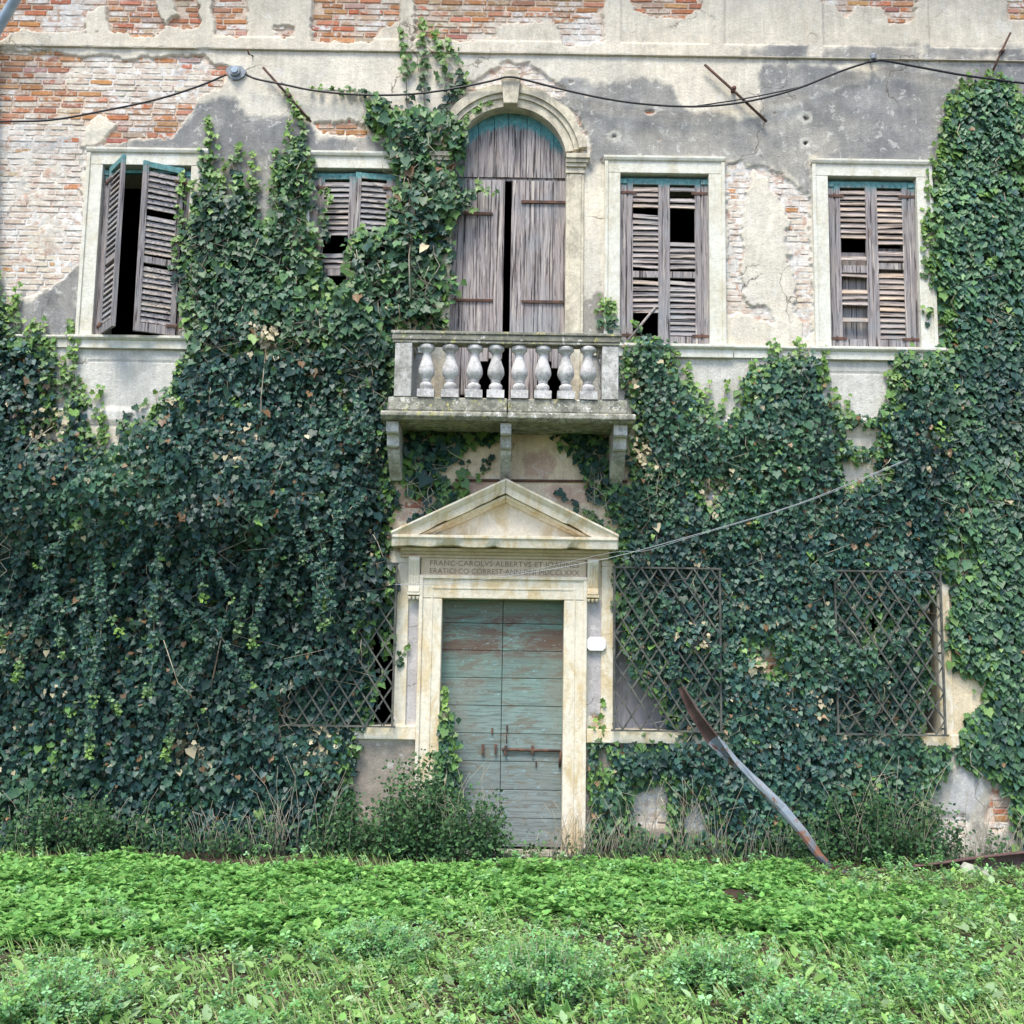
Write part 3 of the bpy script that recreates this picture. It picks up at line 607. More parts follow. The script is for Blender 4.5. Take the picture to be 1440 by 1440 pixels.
# ------------------------------------------------------------ balcony
bs = MB(); bs.prism([(.0, 4.167), (-.66, 4.167), (-.70, 4.20), (-.70, 4.235), (-.685, 4.248), (.0, 4.248)], -1.285, -.062, 'x'); bs.prism([(.0, 4.163), (-.655, 4.163), (-.705, 4.19), (-.705, 4.238), (-.68, 4.248), (.0, 4.248)], -.058, 1.18, 'x')
balc = bs.build('balcony', 'balcony_stone', villa, .008)
m = MB(); m.box(-1.225, -.062, -.66, .0, 4.251, 4.39, j=.004); m.build('slab', 'balcony_stone', balc, .015)
m = MB(); m.box(-.057, 1.105, -.66, .0, 4.251, 4.392, j=.004); m.build('slab', 'balcony_stone', balc, .015)
def rail(x0, x1, ya, yb, nm='handrail'):
    m = MB(); m.box(x0+.02, x1-.02, ya+.02, yb-.02, 4.932, 4.96, j=.002); m.box(x0+.012, x1-.012, ya+.012, yb-.012, 4.961, 5.018, j=.002); m.box(x0, x1, ya, yb, 5.019, 5.048, j=.003); return m.build(nm, 'rail_stone', balc, .006)
rail(-1.21, 1.045, -.69, -.49); rail(-1.20, -1.0, -.488, -.06); rail(.84, 1.035, -.488, -.06)
for x in (-1.163, .855):
    m = MB(); m.box(x, x+.165, -.665, -.51, 4.393, 4.93, j=.004); m.build('pillar', 'bracket_stone', balc, .008)
prof = [(.050, .0), (.052, .012), (.058, .02), (.066, .045), (.062, .065), (.048, .078), (.040, .085), (.046, .092), (.048, .10), (.044, .108), (.050, .118), (.068, .145), (.081, .175), (.081, .205), (.073, .245), (.058, .290), (.046, .335), (.041, .368), (.043, .382), (.056, .396), (.060, .406), (.074, .414), (.078, .422), (.078, .450), (.066, .463)]
m = MB(); m.box(-.083, .083, -.083, .083, 0, .078, j=.002); m.lathe([(r_, z_+.078) for r_, z_ in prof], (0, 0, 0), 20); bme = m.mesh('baluster'); bme.materials.append(MATS['baluster_stone'])
for px in (600, 634, 667, 697.5, 731, 763.5, 796, 827):
    x = at(px, 520, -.59).x; o = link('baluster', bme, None, balc); o.location = (x, -.59, 4.392); o.rotation_euler = (random.uniform(-.02, .02), random.uniform(-.02, .02), random.uniform(-.3, .3)*0)
    s_ = random.uniform(.97, 1.03); o.scale = (s_, s_, .994)
for x in (-1.10, .94):
    for yy in (-.38, -.2): o = link('baluster', bme, None, balc); o.location = (x, yy, 4.392); o.scale = (1, 1, .994)
for xc, hw in ((-1.178, .06), (-.072, .053), (1.045, .066)):
    m = MB(); pr = [(0, 4.162), (-.60, 4.162), (-.60, 4.06), (-.585, 4.045), (-.52, 4.043), (-.50, 4.0), (-.49, 3.94), (-.47, 3.925), (-.43, 3.923)]
    for i in range(8):
        w = i/7; pr.append((-.43+.30*w**1.4, 3.92-.24*w))
    pr += [(-.10, 3.655), (0, 3.65)]
    m.prism(pr, xc-hw, xc+hw, 'x'); m.build('bracket', 'bracket_stone', balc, .006)
a_, e_ = at(640, 675, -.05), at(882, 677, -.05)
m = MB(); m.tube([a_, e_], .013, 6); m.build('tie_bar', 'rusty_iron', villa)

# ------------------------------------------------------------ portal
po = MB(); 
for s in (-1, 1):
    xa, xb_ = DX+s*.61, DX+s*.838; po.box(min(xa, xb_), max(xa, xb_), -.085, .14, -.05, 2.470, j=.002)
portal = po.build('portal', 'portal_stone', villa, .006)
m = MB(); m.box(DX-.838, DX+.838, -.087, .14, 2.473, 2.70, j=.002); m.build('lintel', 'portal_stone', portal, .006)
m = MB(); fw = .838
for (e, w_, yy) in ((fw-.035, .036, -.105), (.70, .022, -.094)):
    m.box(DX-e-w_, DX+e+w_, yy, -.08, DT+e-.61+.0, DT+e-.61+w_)
    for s in (-1, 1):
        xa, xb_ = DX+s*e, DX+s*(e+w_); m.box(min(xa, xb_), max(xa, xb_), yy, -.08, .0, DT+e-.61-.001)
m.build('moulding', 'portal_stone', portal, .005)
m = MB(); m.box(DX-.83, DX+.83, -.075, 0, 2.70, 2.875, j=.001); fr = m.build('frieze', 'frieze_stone', portal, .004)
def text(body, x, z, w, h, yy, parent):
    cu = bpy.data.curves.new('inscription', 'FONT'); cu.body = body; cu.extrude = .02; cu.space_character = 1.05
    o = bpy.data.objects.new('tmp', cu); COL.objects.link(o); bpy.context.view_layer.update()
    me = bpy.data.meshes.new_from_object(o.evaluated_get(bpy.context.evaluated_depsgraph_get())); bpy.data.objects.remove(o)
    co = np.array([v.co[:] for v in me.vertices]); mn, mx = co.min(0), co.max(0)
    co = (co-mn)/(mx-mn); n = len(co)
    out = np.stack([x+co[:, 0]*w, yy-co[:, 2]*.004, z+co[:, 1]*h], -1)
    me.vertices.foreach_set('co', out.astype(np.float32).ravel()); me.update()
    return link('inscription', me, 'lead_letter', parent)
text('FRANC·CAROLVS·ALBERTVS·ET·IOANNES', DX-.74, 2.800, 1.50, .052, -.0745, fr)
text('ERATICI·CO·CORREST·ANN·DNI·MDCCLXXX', DX-.74, 2.722, 1.50, .052, -.0745, fr)
for s in (-1, 1):
    xc = DX+s*.895; m = MB()
    m.prism([(0, 2.88), (-.16, 2.88), (-.165, 2.84), (-.14, 2.80), (-.11, 2.70), (-.10, 2.60), (-.115, 2.56), (-.12, 2.53), (0, 2.53)], xc-.055, xc+.055, 'x')
    for q in range(4): m.prism([(-.03, 2.86), (-.172, 2.86), (-.146, 2.79), (-.118, 2.70), (-.108, 2.60), (-.03, 2.58)], xc-.045+q*.026, xc-.033+q*.026, 'x')
    m.box(xc-.065, xc+.065, -.115, 0, 2.50, 2.528); 
    for q in range(3): m.tube([(xc-.04+q*.04, -.10, 2.485), (xc-.04+q*.04, -.10, 2.455)], [.018, .010], 8)
    m.build('console', 'portal_stone', portal, .004)
CXn, CXp = -1.178, 1.048; CM = (CXn+CXp)/2
m = MB(); m.prism([(0, 2.877), (-.085, 2.877), (-.095, 2.905), (-.12, 2.91), (-.135, 2.93), (-.17, 2.94), (-.19, 2.968), (0, 2.968)], CXn+.07, CXp-.07, 'x'); m.build('bed_moulding', 'frieze_stone', portal, .005)
# horizontal cornice with a chipped lower edge
def chipped(x0, x1, prof, name, m_, parent, n=44, amp=.012, zfun=None, lowidx=(1,)):
    vs = []; k = len(prof)
    for i in range(n+1):
        x = x0+(x1-x0)*i/n; dz = 0 if zfun is None else zfun(x)
        ch = max(0, float(fnoise(np.array([x]), np.array([prof[0][1]]), 6, 4, 3)[0]))*amp*4
        for j, (yy, zz) in enumerate(prof):
            vs.append((x, yy+(ch*.8 if j in lowidx else 0), zz+dz+(ch if j in lowidx else 0)))
    fs = [(i*k+q, i*k+(q+1) % k, i*k+k+(q+1) % k, i*k+k+q) for i in range(n) for q in range(k)]+[tuple(range(k)), tuple(n*k+q for q in range(k))[::-1]]
    b = MB(); b.add(vs, fs); return b.build(name, m_, parent, .003)
chipped(CXn, CXp, [(0, 2.970), (-.28, 2.970), (-.295, 3.04), (-.31, 3.06), (-.31, 3.085), (0, 3.098)], 'cornice', 'portal_stone', portal)
AZ = 3.66; sl = (AZ-3.12)/((CXp-CXn)/2)
def zf(x): return -abs(x-CM)*sl
for (xa, xb_) in ((CXn-.01, CM-.002), (CM+.002, CXp+.01)):
    chipped(xa, xb_, [(0, AZ-.135), (-.26, AZ-.150), (-.275, AZ-.075), (-.295, AZ-.055), (-.32, AZ-.02), (-.32, AZ), (0, AZ+.01)], 'raking_cornice', 'portal_stone', portal, 30, .012, zf)
    chipped(xa+(.22 if xa < CM-.5 else 0), xb_-(.22 if xb_ > CM+.5 else 0), [(0, AZ-.215), (-.14, AZ-.215), (-.16, AZ-.185), (-.20, AZ-.18), (-.22, AZ-.152), (0, AZ-.137)], 'bed_moulding', 'portal_stone', portal, 24, .004, zf)
m = MB(); m.prism([(CXn+.16, 3.100), (CXp-.16, 3.100), (CM, AZ-.17)], -.10, 0); m.build('tympanum', 'portal_stone', portal)
# step below the door
m = MB(); m.box(DX-.80, DX+.80, -.20, .14, -.10, .02, j=.004); m.build('doorstep', 'balcony_stone', portal, .01)
# front door
fd = MB(); fd.box(DX-DH-.02, DX+DH+.02, .155, .17, .03, DT+.02); fdo = fd.build('front_door', 'front_door_wood', villa)
z = .04; hgt = .2745; k = 0
while z < DT:
    z1_ = min(z+hgt, DT+.01)
    for s in (-1, 1):
        xa, xb_ = DX+s*.003, DX+s*(DH+.004); yo = random.uniform(-.003, .003); m = MB(); m.box(min(xa, xb_), max(xa, xb_), .115+yo, .15, z+.0025, z1_-.0025, j=.0008); m.build('plank', 'front_door_wood', fdo, .004)
    z = z1_; k += 1
def P3(px, py, Y): return at(px, py, Y)
m = MB()
a_, e_ = P3(706, 1054, .095), P3(788, 1056, .095); m.tube([a_, e_], .014, 8); m.tube([e_, P3(787, 1079, .095)], .012, 8); m.build('bolt', 'rusty_iron', fdo)
for px, py in ((711, 1055), (749, 1055), (679, 1053), (697, 1053)):
    c_ = P3(px, py, .1); m = MB(); m.box(c_.x-.012, c_.x+.012, .082, .116, c_.z-.045, c_.z+.045, j=.002); m.build('bolt_staple', 'rusty_iron', fdo)
m = MB(); a_ = P3(712, 1032, .1); m.tube([a_, a_+Vector((0, -.03, -.005)), a_+Vector((.005, -.035, -.08)), a_+Vector((0, -.01, -.09))], .006, 6); m.build('handle', 'rusty_iron', fdo)
for px, py in ((754, 1075), (713, 1024), (692, 1028)):
    c_ = P3(px, py, .1); m = MB(); m.box(c_.x-.008, c_.x+.008, .10, .116, c_.z-.03, c_.z+.03); m.build('nail_plate', 'rusty_iron', fdo)

# ------------------------------------------------------------ ground floor windows: stone frames, grilles, inner shutters
for i, (a, b_) in enumerate(LW):
    m = MB(); y_ = -.055; q = .118 if i in (1, 2) else .13
    m.box(a-q, b_+q, y_-.001, .16, LT+.022, LT+.14, j=.001); f = m.build('window_frame', 'portal_stone', villa, .005)
    for xa, xb_ in ((a-q, a), (b_, b_+q)):
        m = MB(); m.box(xa, xb_, y_, .16, LB+.002, LT+.02, j=.001); m.build('jamb', 'portal_stone', f, .005)
    x0_, x1_ = a-.17, b_+.17
    if i == 1: x1_ = DX-.84
    if i == 2: x0_ = DX+.84
    m = MB(); m.box(x0_, x1_, -.09, .16, 1.075, LB, j=.003); m.build('window_sill', 'portal_stone', f, .01)
    m = MB(); m.box(a+.001, b_-.001, .20, .215, LB, LT+.02)
    if i in (1, 3): m = MB(); m.box(a+.001, a+.4, .20, .215, LB, LT+.02)
    m.build('inner_shutter', 'inner_shutter', f)
    gx0, gx1, gz0, gz1 = a+.0, b_-.0, LB+.005, LT-.005; gy = -.165
    m = MB()
    for xx in (gx0, gx1): m.box(xx-.010, xx+.010, gy-.010, gy+.010, gz0, gz1)
    m.box(gx0-.03, gx1+.03, gy-.012, gy+.012, gz0-.018, gz0-.001); m.box(gx0-.02, gx1+.02, gy-.010, gy+.010, gz1+.001, gz1+.018)
    for xx in (gx0, gx1):
        for zz in (gz0+.05, (gz0+gz1)/2, gz1-.05): m.box(xx-.008, xx+.008, gy+.011, -.05, zz-.008, zz+.008)
    gr = m.build('window_grille', 'grille_iron', villa)
    Wd, Hh = gx1-gx0, gz1-gz0; dx_, dz_ = .175, .265; sl_ = dz_/dx_
    for sgn in (1, -1):
        n = int((Hh+Wd*sl_)/dz_)+2
        for q in range(-1, n):
            zc = gz0+q*dz_-(Wd*sl_ if sgn > 0 else 0)+.13
            pts = []
            # line z = zc + sgn*sl*(x-gx0) (sgn>0) or z = zc - sl*(x-gx0)
            def zz(x): return zc+sgn*sl_*(x-gx0)
            lo, hi = gx0, gx1
            xa = gx0+(gz0-zc)/(sgn*sl_); xb_ = gx0+(gz1-zc)/(sgn*sl_)
            lo = max(lo, min(xa, xb_)); hi = min(hi, max(xa, xb_))
            if hi-lo < .05: continue
            yy = gy+.006*sgn
            mm = MB(); p_, q_ = Vector((lo, yy, zz(lo))), Vector((hi, yy, zz(hi))); d_ = (q_-p_).normalized(); nn = Vector((-d_.z, 0, d_.x))*.0078; t_ = Vector((0, .005, 0))
            mm.add([p_+nn-t_, p_-nn-t_, p_-nn+t_, p_+nn+t_, q_+nn-t_, q_-nn-t_, q_-nn+t_, q_+nn+t_], [(0, 1, 2, 3), (7, 6, 5, 4), (0, 4, 5, 1), (1, 5, 6, 2), (2, 6, 7, 3), (3, 7, 4, 0)])
            mm.build('bar', 'grille_iron', gr)

# wall anchors, downpipe
def rod(pts, r, nub=None, Y=-.09):
    m = MB(); m.tube([at(x, y, Y) for x, y in pts], r, 6)
    if nub: c_ = at(*nub, -.05); m.tube([c_+Vector((0, .06, 0)), c_+Vector((0, -.06, 0))], .025, 6)
    m.build('wall_anchor', 'rusty_iron', villa)
rod([(370, 95), (404, 133), (437, 171)], .014, (408, 138)); rod([(991, 91), (1031, 127), (1078, 171)], .016, (1031, 127)); rod([(1421, 46), (1407, 75), (1397, 98)], .012, (1407, 75))
m = MB(); m.tube([at(356, 79, -.02), at(350, 76, -.14), at(348, 69, -.16)], .010, 6); m.build('hook', 'rusty_iron', villa)
m = MB(); m.tube([at(42, -40, -.45), at(18, 5, -.35), at(-8, 48, -.16), at(-14, 90, -.12), at(-14, 1180, -.12)], .055, 12); m.build('downpipe', 'blue_pipe', villa)

# ------------------------------------------------------------ cables, box, plate
def cable(name, segs, m_, label, cat):
    root = None; m = MB()
    for pts, r in segs: 
        P_ = [at(x, y, Y) for x, y, Y in pts]; out = []
        for i in range(len(P_)-1):
            p0_, p1_, p2_, p3_ = P_[max(i-1, 0)], P_[i], P_[i+1], P_[min(i+2, len(P_)-1)]
            for t in (0, .25, .5, .75):
                out.append(.5*((2*p1_)+(-p0_+p2_)*t+(2*p0_-5*p1_+4*p2_-p3_)*t*t+(-p0_+3*p1_-3*p2_+p3_)*t**3))
        out.append(P_[-1]); m.tube(out, r, 6)
    return tag(m.build(name, m_), label, cat)
Yc = -.13
cable('power_cable', [([(-60, 172, Yc), (0, 171, Yc), (70, 169, Yc), (140, 157, Yc), (220, 140, Yc), (280, 121, Yc), (318, 105, Yc)], .012),
 ([(345, 104, Yc), (360, 111, Yc), (400, 119, Yc), (440, 127, Yc), (500, 133, Yc), (570, 133, Yc), (630, 126, Yc), (690, 114, -.16), (716, 108, -.18), (745, 114, -.16), (800, 128, Yc), (870, 142, Yc), (940, 149, Yc), (1000, 149, Yc), (1060, 141, Yc), (1120, 125, Yc), (1180, 101, Yc), (1222, 87, Yc)], .012),
 ([(395, 116, Yc), (430, 126, Yc), (500, 128, Yc)], .005), ([(980, 149, Yc), (1040, 140, Yc), (1100, 128, Yc), (1130, 121, Yc)], .008),
 ([(1222, 87, Yc), (1232, 86, Yc), (1242, 85, Yc), (1290, 94, Yc), (1350, 105, Yc), (1400, 112, Yc), (1440, 117, Yc), (1510, 124, Yc)], .013)], 'black_cable', 'black electric cable sagging across the upper wall above the windows', 'cable')
c_ = at(331, 101, -.06)
jb = empty('junction_box', c_); tag(jb, 'round grey junction box where the black cable meets the brick wall', 'junction box')
def localprism(name, pts, y0_, y1_, m_, parent, c):
    m = MB(); m.prism([(c.x*0+a, b) for a, b in pts], y0_, y1_); return m.build(name, m_, parent, .003)
circ = lambda r, n=16: [(r*math.cos(2*math.pi*i/n), r*math.sin(2*math.pi*i/n)) for i in range(n)]
localprism('back_plate', [(-.11, .02), (-.06, .07), (.06, .07), (.12, .01), (.09, -.05), (.03, -.085), (-.03, -.085), (-.08, -.03)], 0, .035, 'grey_metal', jb, c_)
localprism('cover', circ(.055), -.035, -.001, 'grey_metal', jb, c_); localprism('cap', circ(.035), -.05, -.036, 'blue_pipe', jb, c_)
c_ = at(1226, 84, -.08); m = MB(); m.tube([Vector((0, .06, .0)), Vector((0, -.05, 0))], .013, 6); m.lathe([(.0, -.03), (.028, -.03), (.034, -.01), (.026, .0), (.034, .012), (.026, .035), (0, .04)], (0, -.05, 0), 12)
o = m.build('insulator', 'grey_metal'); o.location = c_; tag(o, 'small dark insulator holding the black cable at its high point on the right', 'insulator')
cable('loose_wire', [([(540, 822, -.2), (640, 820, -.25), (740, 806, -.3), (800, 796, -.34), (868, 782, -.36), (960, 757, -.38), (1100, 716, -.36), (1180, 686, -.34), (1278, 645, -.25)], .0028),
  ([(560, 822, -.2), (640, 814, -.25), (740, 803, -.3), (860, 777, -.35), (905, 775, -.37), (960, 759, -.38), (1100, 717, -.36), (1180, 688, -.34), (1278, 646, -.25)], .0017)], 'pale_wire', 'pale loose wire slanting from the portal across the ivy on the right', 'wire')
c_ = at(838.5, 905.5, -.075); w_, h_, k_ = .095, .068, .03
m = MB(); m.prism([(-w_+k_, -h_), (w_-k_, -h_), (w_, -h_+k_), (w_, h_-k_), (w_-k_, h_), (-w_+k_, h_), (-w_, h_-k_), (-w_, -h_+k_)], -.008, .0)
m.add([], []); o = m.build('house_number_plate', 'enamel', None, .004); o.location = c_; tag(o, 'small white eight-sided enamel plate on the wall right of the door', 'sign')
m = MB(); m.prism([(-w_+.03, -.004), (w_-.03, -.004), (w_-.03, -.001), (-w_+.03, -.001)], -.0095, -.0082)

# ------------------------------------------------------------ leaf emitter
def tmpl(outline, centre, fold=.0):
    n = len(outline); V = np.array([centre]+[(u, v, w) for u, v, w in outline], float); F = np.array([(0, i+1, (i+1) % n+1) for i in range(n)]); return V, F
half = [(.0, -.04, .0), (.24, -.20, .03), (.45, -.04, .02), (.42, .16, .04), (.48, .38, -.02), (.24, .56, .03), (.0, .92, -.10)]
IVY = tmpl(half+[(-u, v, w) for u, v, w in half[1:-1]][::-1], (0, .18, -.05))
hh = [(.0, 0, .0), (.42, -.10, .04), (.46, .30, .03), (.0, 1., -.10)]
HEART = tmpl(hh+[(-u, v, w) for u, v, w in hh[1:-1]][::-1], (0, .25, -.06))
SIMPLE = (np.array([(0, 0, 0), (.38, .35, .06), (0, 1, -.08), (-.38, .35, .06)], float), np.array([(0, 1, 2), (0, 2, 3)]))
OVAL = tmpl([(0, 0, 0), (.26, .25, .03), (.30, .6, .02), (0, 1, -.06), (-.30, .6, .02), (-.26, .25, .03)], (0, .45, -.04))
nh = [(.0, 0, .0), (.30, .02, .02), (.40, .22, .04), (.33, .30, .0), (.34, .50, .02), (.20, .62, .0), (.0, 1., -.12)]
NETT = tmpl(nh+[(-u, v, w) for u, v, w in nh[1:-1]][::-1], (0, .28, -.07))
tv, tf = [], []
for a_ in (0, 115, -115):
    c_, s_ = math.cos(R(a_)), math.sin(R(a_)); b_ = len(tv)
    for (u, v, w) in ((0, .05, 0), (.30, .5, .03), (.18, .95, 0), (-.18, .95, 0), (-.30, .5, .03)): tv.append((u*c_+v*s_, -u*s_+v*c_, w))
    tf += [(b_, b_+1, b_+2), (b_, b_+2, b_+3), (b_, b_+3, b_+4)]
TRI = (np.array(tv), np.array(tf))
BLADE = (np.array([(-.035, 0, 0), (.035, 0, 0), (.03, .4, .03), (-.03, .4, .03), (.018, .75, -.02), (-.018, .75, -.02), (0, 1, -.14)]), np.array([(0, 1, 2), (0, 2, 3), (3, 2, 4), (3, 4, 5), (5, 4, 6)]))
def nrm(a): return a/np.maximum(np.linalg.norm(a, axis=1, keepdims=True), 1e-9)
class Batch:
    def __init__(s): s.V = []; s.F = []; s.C = []; s.n = 0
    def add(s, T, P, Nn, D, size, colr, wide=1.):
        """T template, P positions, Nn normals, D tip directions"""
        if len(P) == 0: return
        V, F = T; N_ = nrm(Nn); D = nrm(D-N_*(D*N_).sum(1, keepdims=True)); Sx = np.cross(N_, D)
        size = np.broadcast_to(size, (len(P),))[:, None, None]
        q = P[:, None, :]+size*(V[None, :, 0:1]*wide*Sx[:, None, :]+V[None, :, 1:2]*D[:, None, :]+V[None, :, 2:3]*N_[:, None, :])
        k = len(V); s.V.append(q.reshape(-1, 3)); s.F.append((F[None]+(np.arange(len(P))*k)[:, None, None]+s.n).reshape(-1, 3)); s.n += len(P)*k
        s.C.append(np.repeat(colr, k, axis=0))
    def build(s, name, m, parent=None, kind=None):
        if not s.V: return None
        return link(name, npmesh(name, np.concatenate(s.V), np.concatenate(s.F), np.concatenate(s.C)), m, parent, kind)
def rn(n, k=3, s=1.): return rng.normal(0, s, (n, k))
DKG = np.array([(.017, .053, .041), (.023, .066, .046), (.012, .038, .033), (.029, .076, .043), (.021, .060, .053), (.036, .088, .048)])
MDG = np.array([(.062, .145, .050), (.080, .175, .060), (.050, .125, .055)])
LTG = np.array([(.17, .30, .045), (.22, .35, .055), (.13, .25, .05)])
def pick(pal, n, var=.18):
    return pal[rng.integers(0, len(pal), n)]*(1+rng.normal(0, var, (n, 1))).clip(.5, 1.7)
leaf_me = []
for T in (IVY, HEART):
    me = npmesh('leaf', T[0], T[1]); me.materials.append(MATS['ivy_leaf_single']); leaf_me.append(me)
DEAD = [(380, 475, 26), (78, 610, 26), (340, 650, 14), (30, 900, 26), (280, 1060, 22), (455, 1040, 20), (905, 640, 22), (1005, 690, 20), (890, 545, 14), (985, 900, 20), (1150, 985, 16), (350, 620, 14), (1190, 680, 14), (100, 960, 16), (1068, 930, 18), (440, 1060, 14)]
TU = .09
def ivy(label, polys, holes, dens, yfun, sizes=(.065, .11), chaos=.35, light=.0, shoots=(), strands=(), stems=(), pale=.012, nsingle=150, tint=(1, 1, 1)):
    root = tag(empty('ivy', at(*stems[0][0][0][:2], 0) if stems else (0, 0, 0)), label, 'ivy'); loc = Vector(root.location)
    polysW = [wp(p) for p in polys]; holesW = [wp(p) for p in holes]
    allx = [q[0] for p in polysW for q in p]; allz = [q[1] for p in polysW for q in p]
    xa, xb_, za, zb = min(allx), max(allx), max(min(allz), .0), max(allz); A = (xb_-xa)*(zb-za)
    B = Batch(); singles = []
    for layer, (fr, dm, T) in enumerate(((0.15, 1.0, SIMPLE), (.55, 1.0, SIMPLE), (1., 1.55, IVY))):
        n = int(A*dens*dm); x = rng.uniform(xa, xb_, n); z = rng.uniform(za, zb, n)
        sd_ = multi(x, z, polysW)
        if holesW: sd_ = np.minimum(sd_, -multi(x, z, holesW)+.0)
        sd_ = sd_+fnoise(x, z, 4, 31, 3)*.09+fnoise(x, z, 13, 32, 3)*.05+rng.normal(0, .02, n)
        k = sd_ > 0; x, z, sd_ = x[k], z[k], sd_[k]; n = len(x)
        nz_ = fnoise(x, z, 3.2, 41, 3)
        k = (nz_ > -.72-.5*(layer < 2)) ; x, z, sd_, nz_ = x[k], z[k], sd_[k], nz_[k]; n = len(x)
        dep = yfun(x, z)*np.clip(sd_/.22+.25, .2, 1)*(1+.35*nz_)
        y = -(.045+dep*fr+np.abs(rng.normal(0, .012+.05*chaos*dep/.15, n)).clip(0, .10) if layer == 2 else .035+dep*fr*rng.uniform(.6, 1, n))
        # push leaves of one clump together: normal follows the relief
        e = .03; gx = (fnoise(x+e, z, 3.2, 41, 3)-fnoise(x-e, z, 3.2, 41, 3))/(2*e)*dep*.35; gz = (fnoise(x, z+e, 3.2, 41, 3)-fnoise(x, z-e, 3.2, 41, 3))/(2*e)*dep*.35
        Nn = np.stack([-gx, -np.ones(n), .42-gz], 1)+rn(n, 3, chaos); D = np.stack([rng.normal(0, .45, n), np.full(n, -.25), -np.ones(n)], 1)
        D += rn(n, 3, chaos*.6)
        sz = rng.uniform(sizes[0], sizes[1], n)*np.exp(rng.normal(0, .22, n)).clip(.6, 1.6); c = pick(DKG, n, .26)*(1+.45*fnoise(x, z, .8, 57, 3))[:, None].clip(.5, 1.6)
        lp = np.clip((fnoise(x, z, 1.4, 51, 4)+light+.05+.14*np.clip(z-4.3, 0, 2.2))*1.6, 0, 1)*rng.uniform(0, 1, n)  # more mid green higher up: younger growth, plus low shade put into the colour
        c = (c*(1-lp[:, None])+pick(MDG, n)*lp[:, None])*np.array(tint)*(1+TU*np.clip(z-5, 0, 3)[:, None])  # tint paints bluish sky sheen into the leaves; gain brightens them with height
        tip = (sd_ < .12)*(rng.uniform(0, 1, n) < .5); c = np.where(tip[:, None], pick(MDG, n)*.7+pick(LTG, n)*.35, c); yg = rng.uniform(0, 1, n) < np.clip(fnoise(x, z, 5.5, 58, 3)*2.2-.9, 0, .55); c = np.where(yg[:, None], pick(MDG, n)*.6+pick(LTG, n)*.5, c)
        dead = np.zeros(n)
        for (qx_, qy_, qr_) in DEAD:
            w_ = at(qx_, qy_); dead = np.maximum(dead, np.exp(-((x-w_.x)**2+(z-w_.z)**2)/(qr_/140)**2)*.5)
        pl = rng.uniform(0, 1, n) < pale*.3+dead; c = np.where(pl[:, None], np.array([(.50, .44, .28)])*rng.uniform(.6, 1, (n, 1)), c)
        br = rng.uniform(0, 1, n) < pale*.6; c = np.where(br[:, None], np.array([(.20, .12, .06)])*rng.uniform(.6, 1.3, (n, 1)), c)
        P = np.stack([x, y, z], 1)
        if layer == 2 and nsingle:
            pe = pxy(P[:, 0], P[:, 1], P[:, 2]); vis = (pe[0] > 5) & (pe[0] < 1435) & (pe[1] > 5) & (pe[1] < 1435)
            w = np.argsort(-(sz*vis-.2*(y > -.05-dep*.9)))[:nsingle]; km = np.zeros(n, bool); km[w] = True
            for i in w: singles.append((P[i], Nn[i], D[i], sz[i]*1.05, c[i]))
            P, Nn, D, sz, c = P[~km], Nn[~km], D[~km], sz[~km], c[~km]
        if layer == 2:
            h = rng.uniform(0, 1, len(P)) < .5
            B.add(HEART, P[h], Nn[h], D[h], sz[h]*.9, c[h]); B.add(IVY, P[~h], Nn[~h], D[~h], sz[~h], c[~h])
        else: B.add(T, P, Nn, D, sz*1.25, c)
    # shoots climbing the wall: px polyline, width, brightness
    M_ = MB()
    for pts, wd, lt in shoots:
        W_ = np.array([(lambda p: (p.x, p.z))(at(a, b)) for a, b in pts]); seg = np.linalg.norm(np.diff(W_, axis=0), axis=1); L = seg.sum(); cum = np.concatenate([[0], np.cumsum(seg)])
        n = max(6, int(L*wd*620)); t = rng.uniform(0, 1, n)**.95*L; x = np.interp(t, cum, W_[:, 0]); z = np.interp(t, cum, W_[:, 1])
        ww_ = wd*(1-.55*(t/L)**1.5); x = x+rng.normal(0, .38, n)*ww_; z = z+rng.normal(0, .02, n)
        P = np.stack([x, -.05-rng.uniform(0, .05, n), z], 1); Nn = np.stack([np.zeros(n), -np.ones(n), np.full(n, .35)], 1)+rn(n, 3, .3); D = np.stack([rng.normal(0, .8, n), np.full(n, -.2), -np.ones(n)*.8], 1)
        f = np.clip((t/L)*1.5-.55+lt, 0, 1)[:, None]; c = pick(DKG, n)*(1-f)+(pick(MDG, n)*.35+pick(LTG, n)*.65)*f
        B.add(IVY, P, Nn, D, rng.uniform(.045, .085, n)*(1-.25*t/L), c)
        M_.tube([(a, -.05, b) for a, b in W_], .005, 5, .0025)
    # hanging strands: start px, y depth, length, sideways drift
    for (px, py, Y, L, dr, lt) in strands:
        s0 = at(px, py, Y); n = max(8, int(L*rng.uniform(34, 66))); t = np.sort(rng.uniform(0, 1, n)); t[0] = 0; wob = rng.uniform(.03, .10)*np.sin(t*rng.uniform(3, 7)+rng.uniform(0, 6))
        x = s0.x+dr*t**.8+wob*t; z = s0.z-L*t**1.15+.04*np.sin(t*3); y = s0.y-.10*np.sin(t*2.4)+.02*t
        pts = np.stack([x, y, z], 1); M_.tube([tuple(p) for p in pts[::3]]+[tuple(pts[-1])], .004, 4, .002)
        tan = nrm(np.gradient(pts, axis=0)+1e-6)
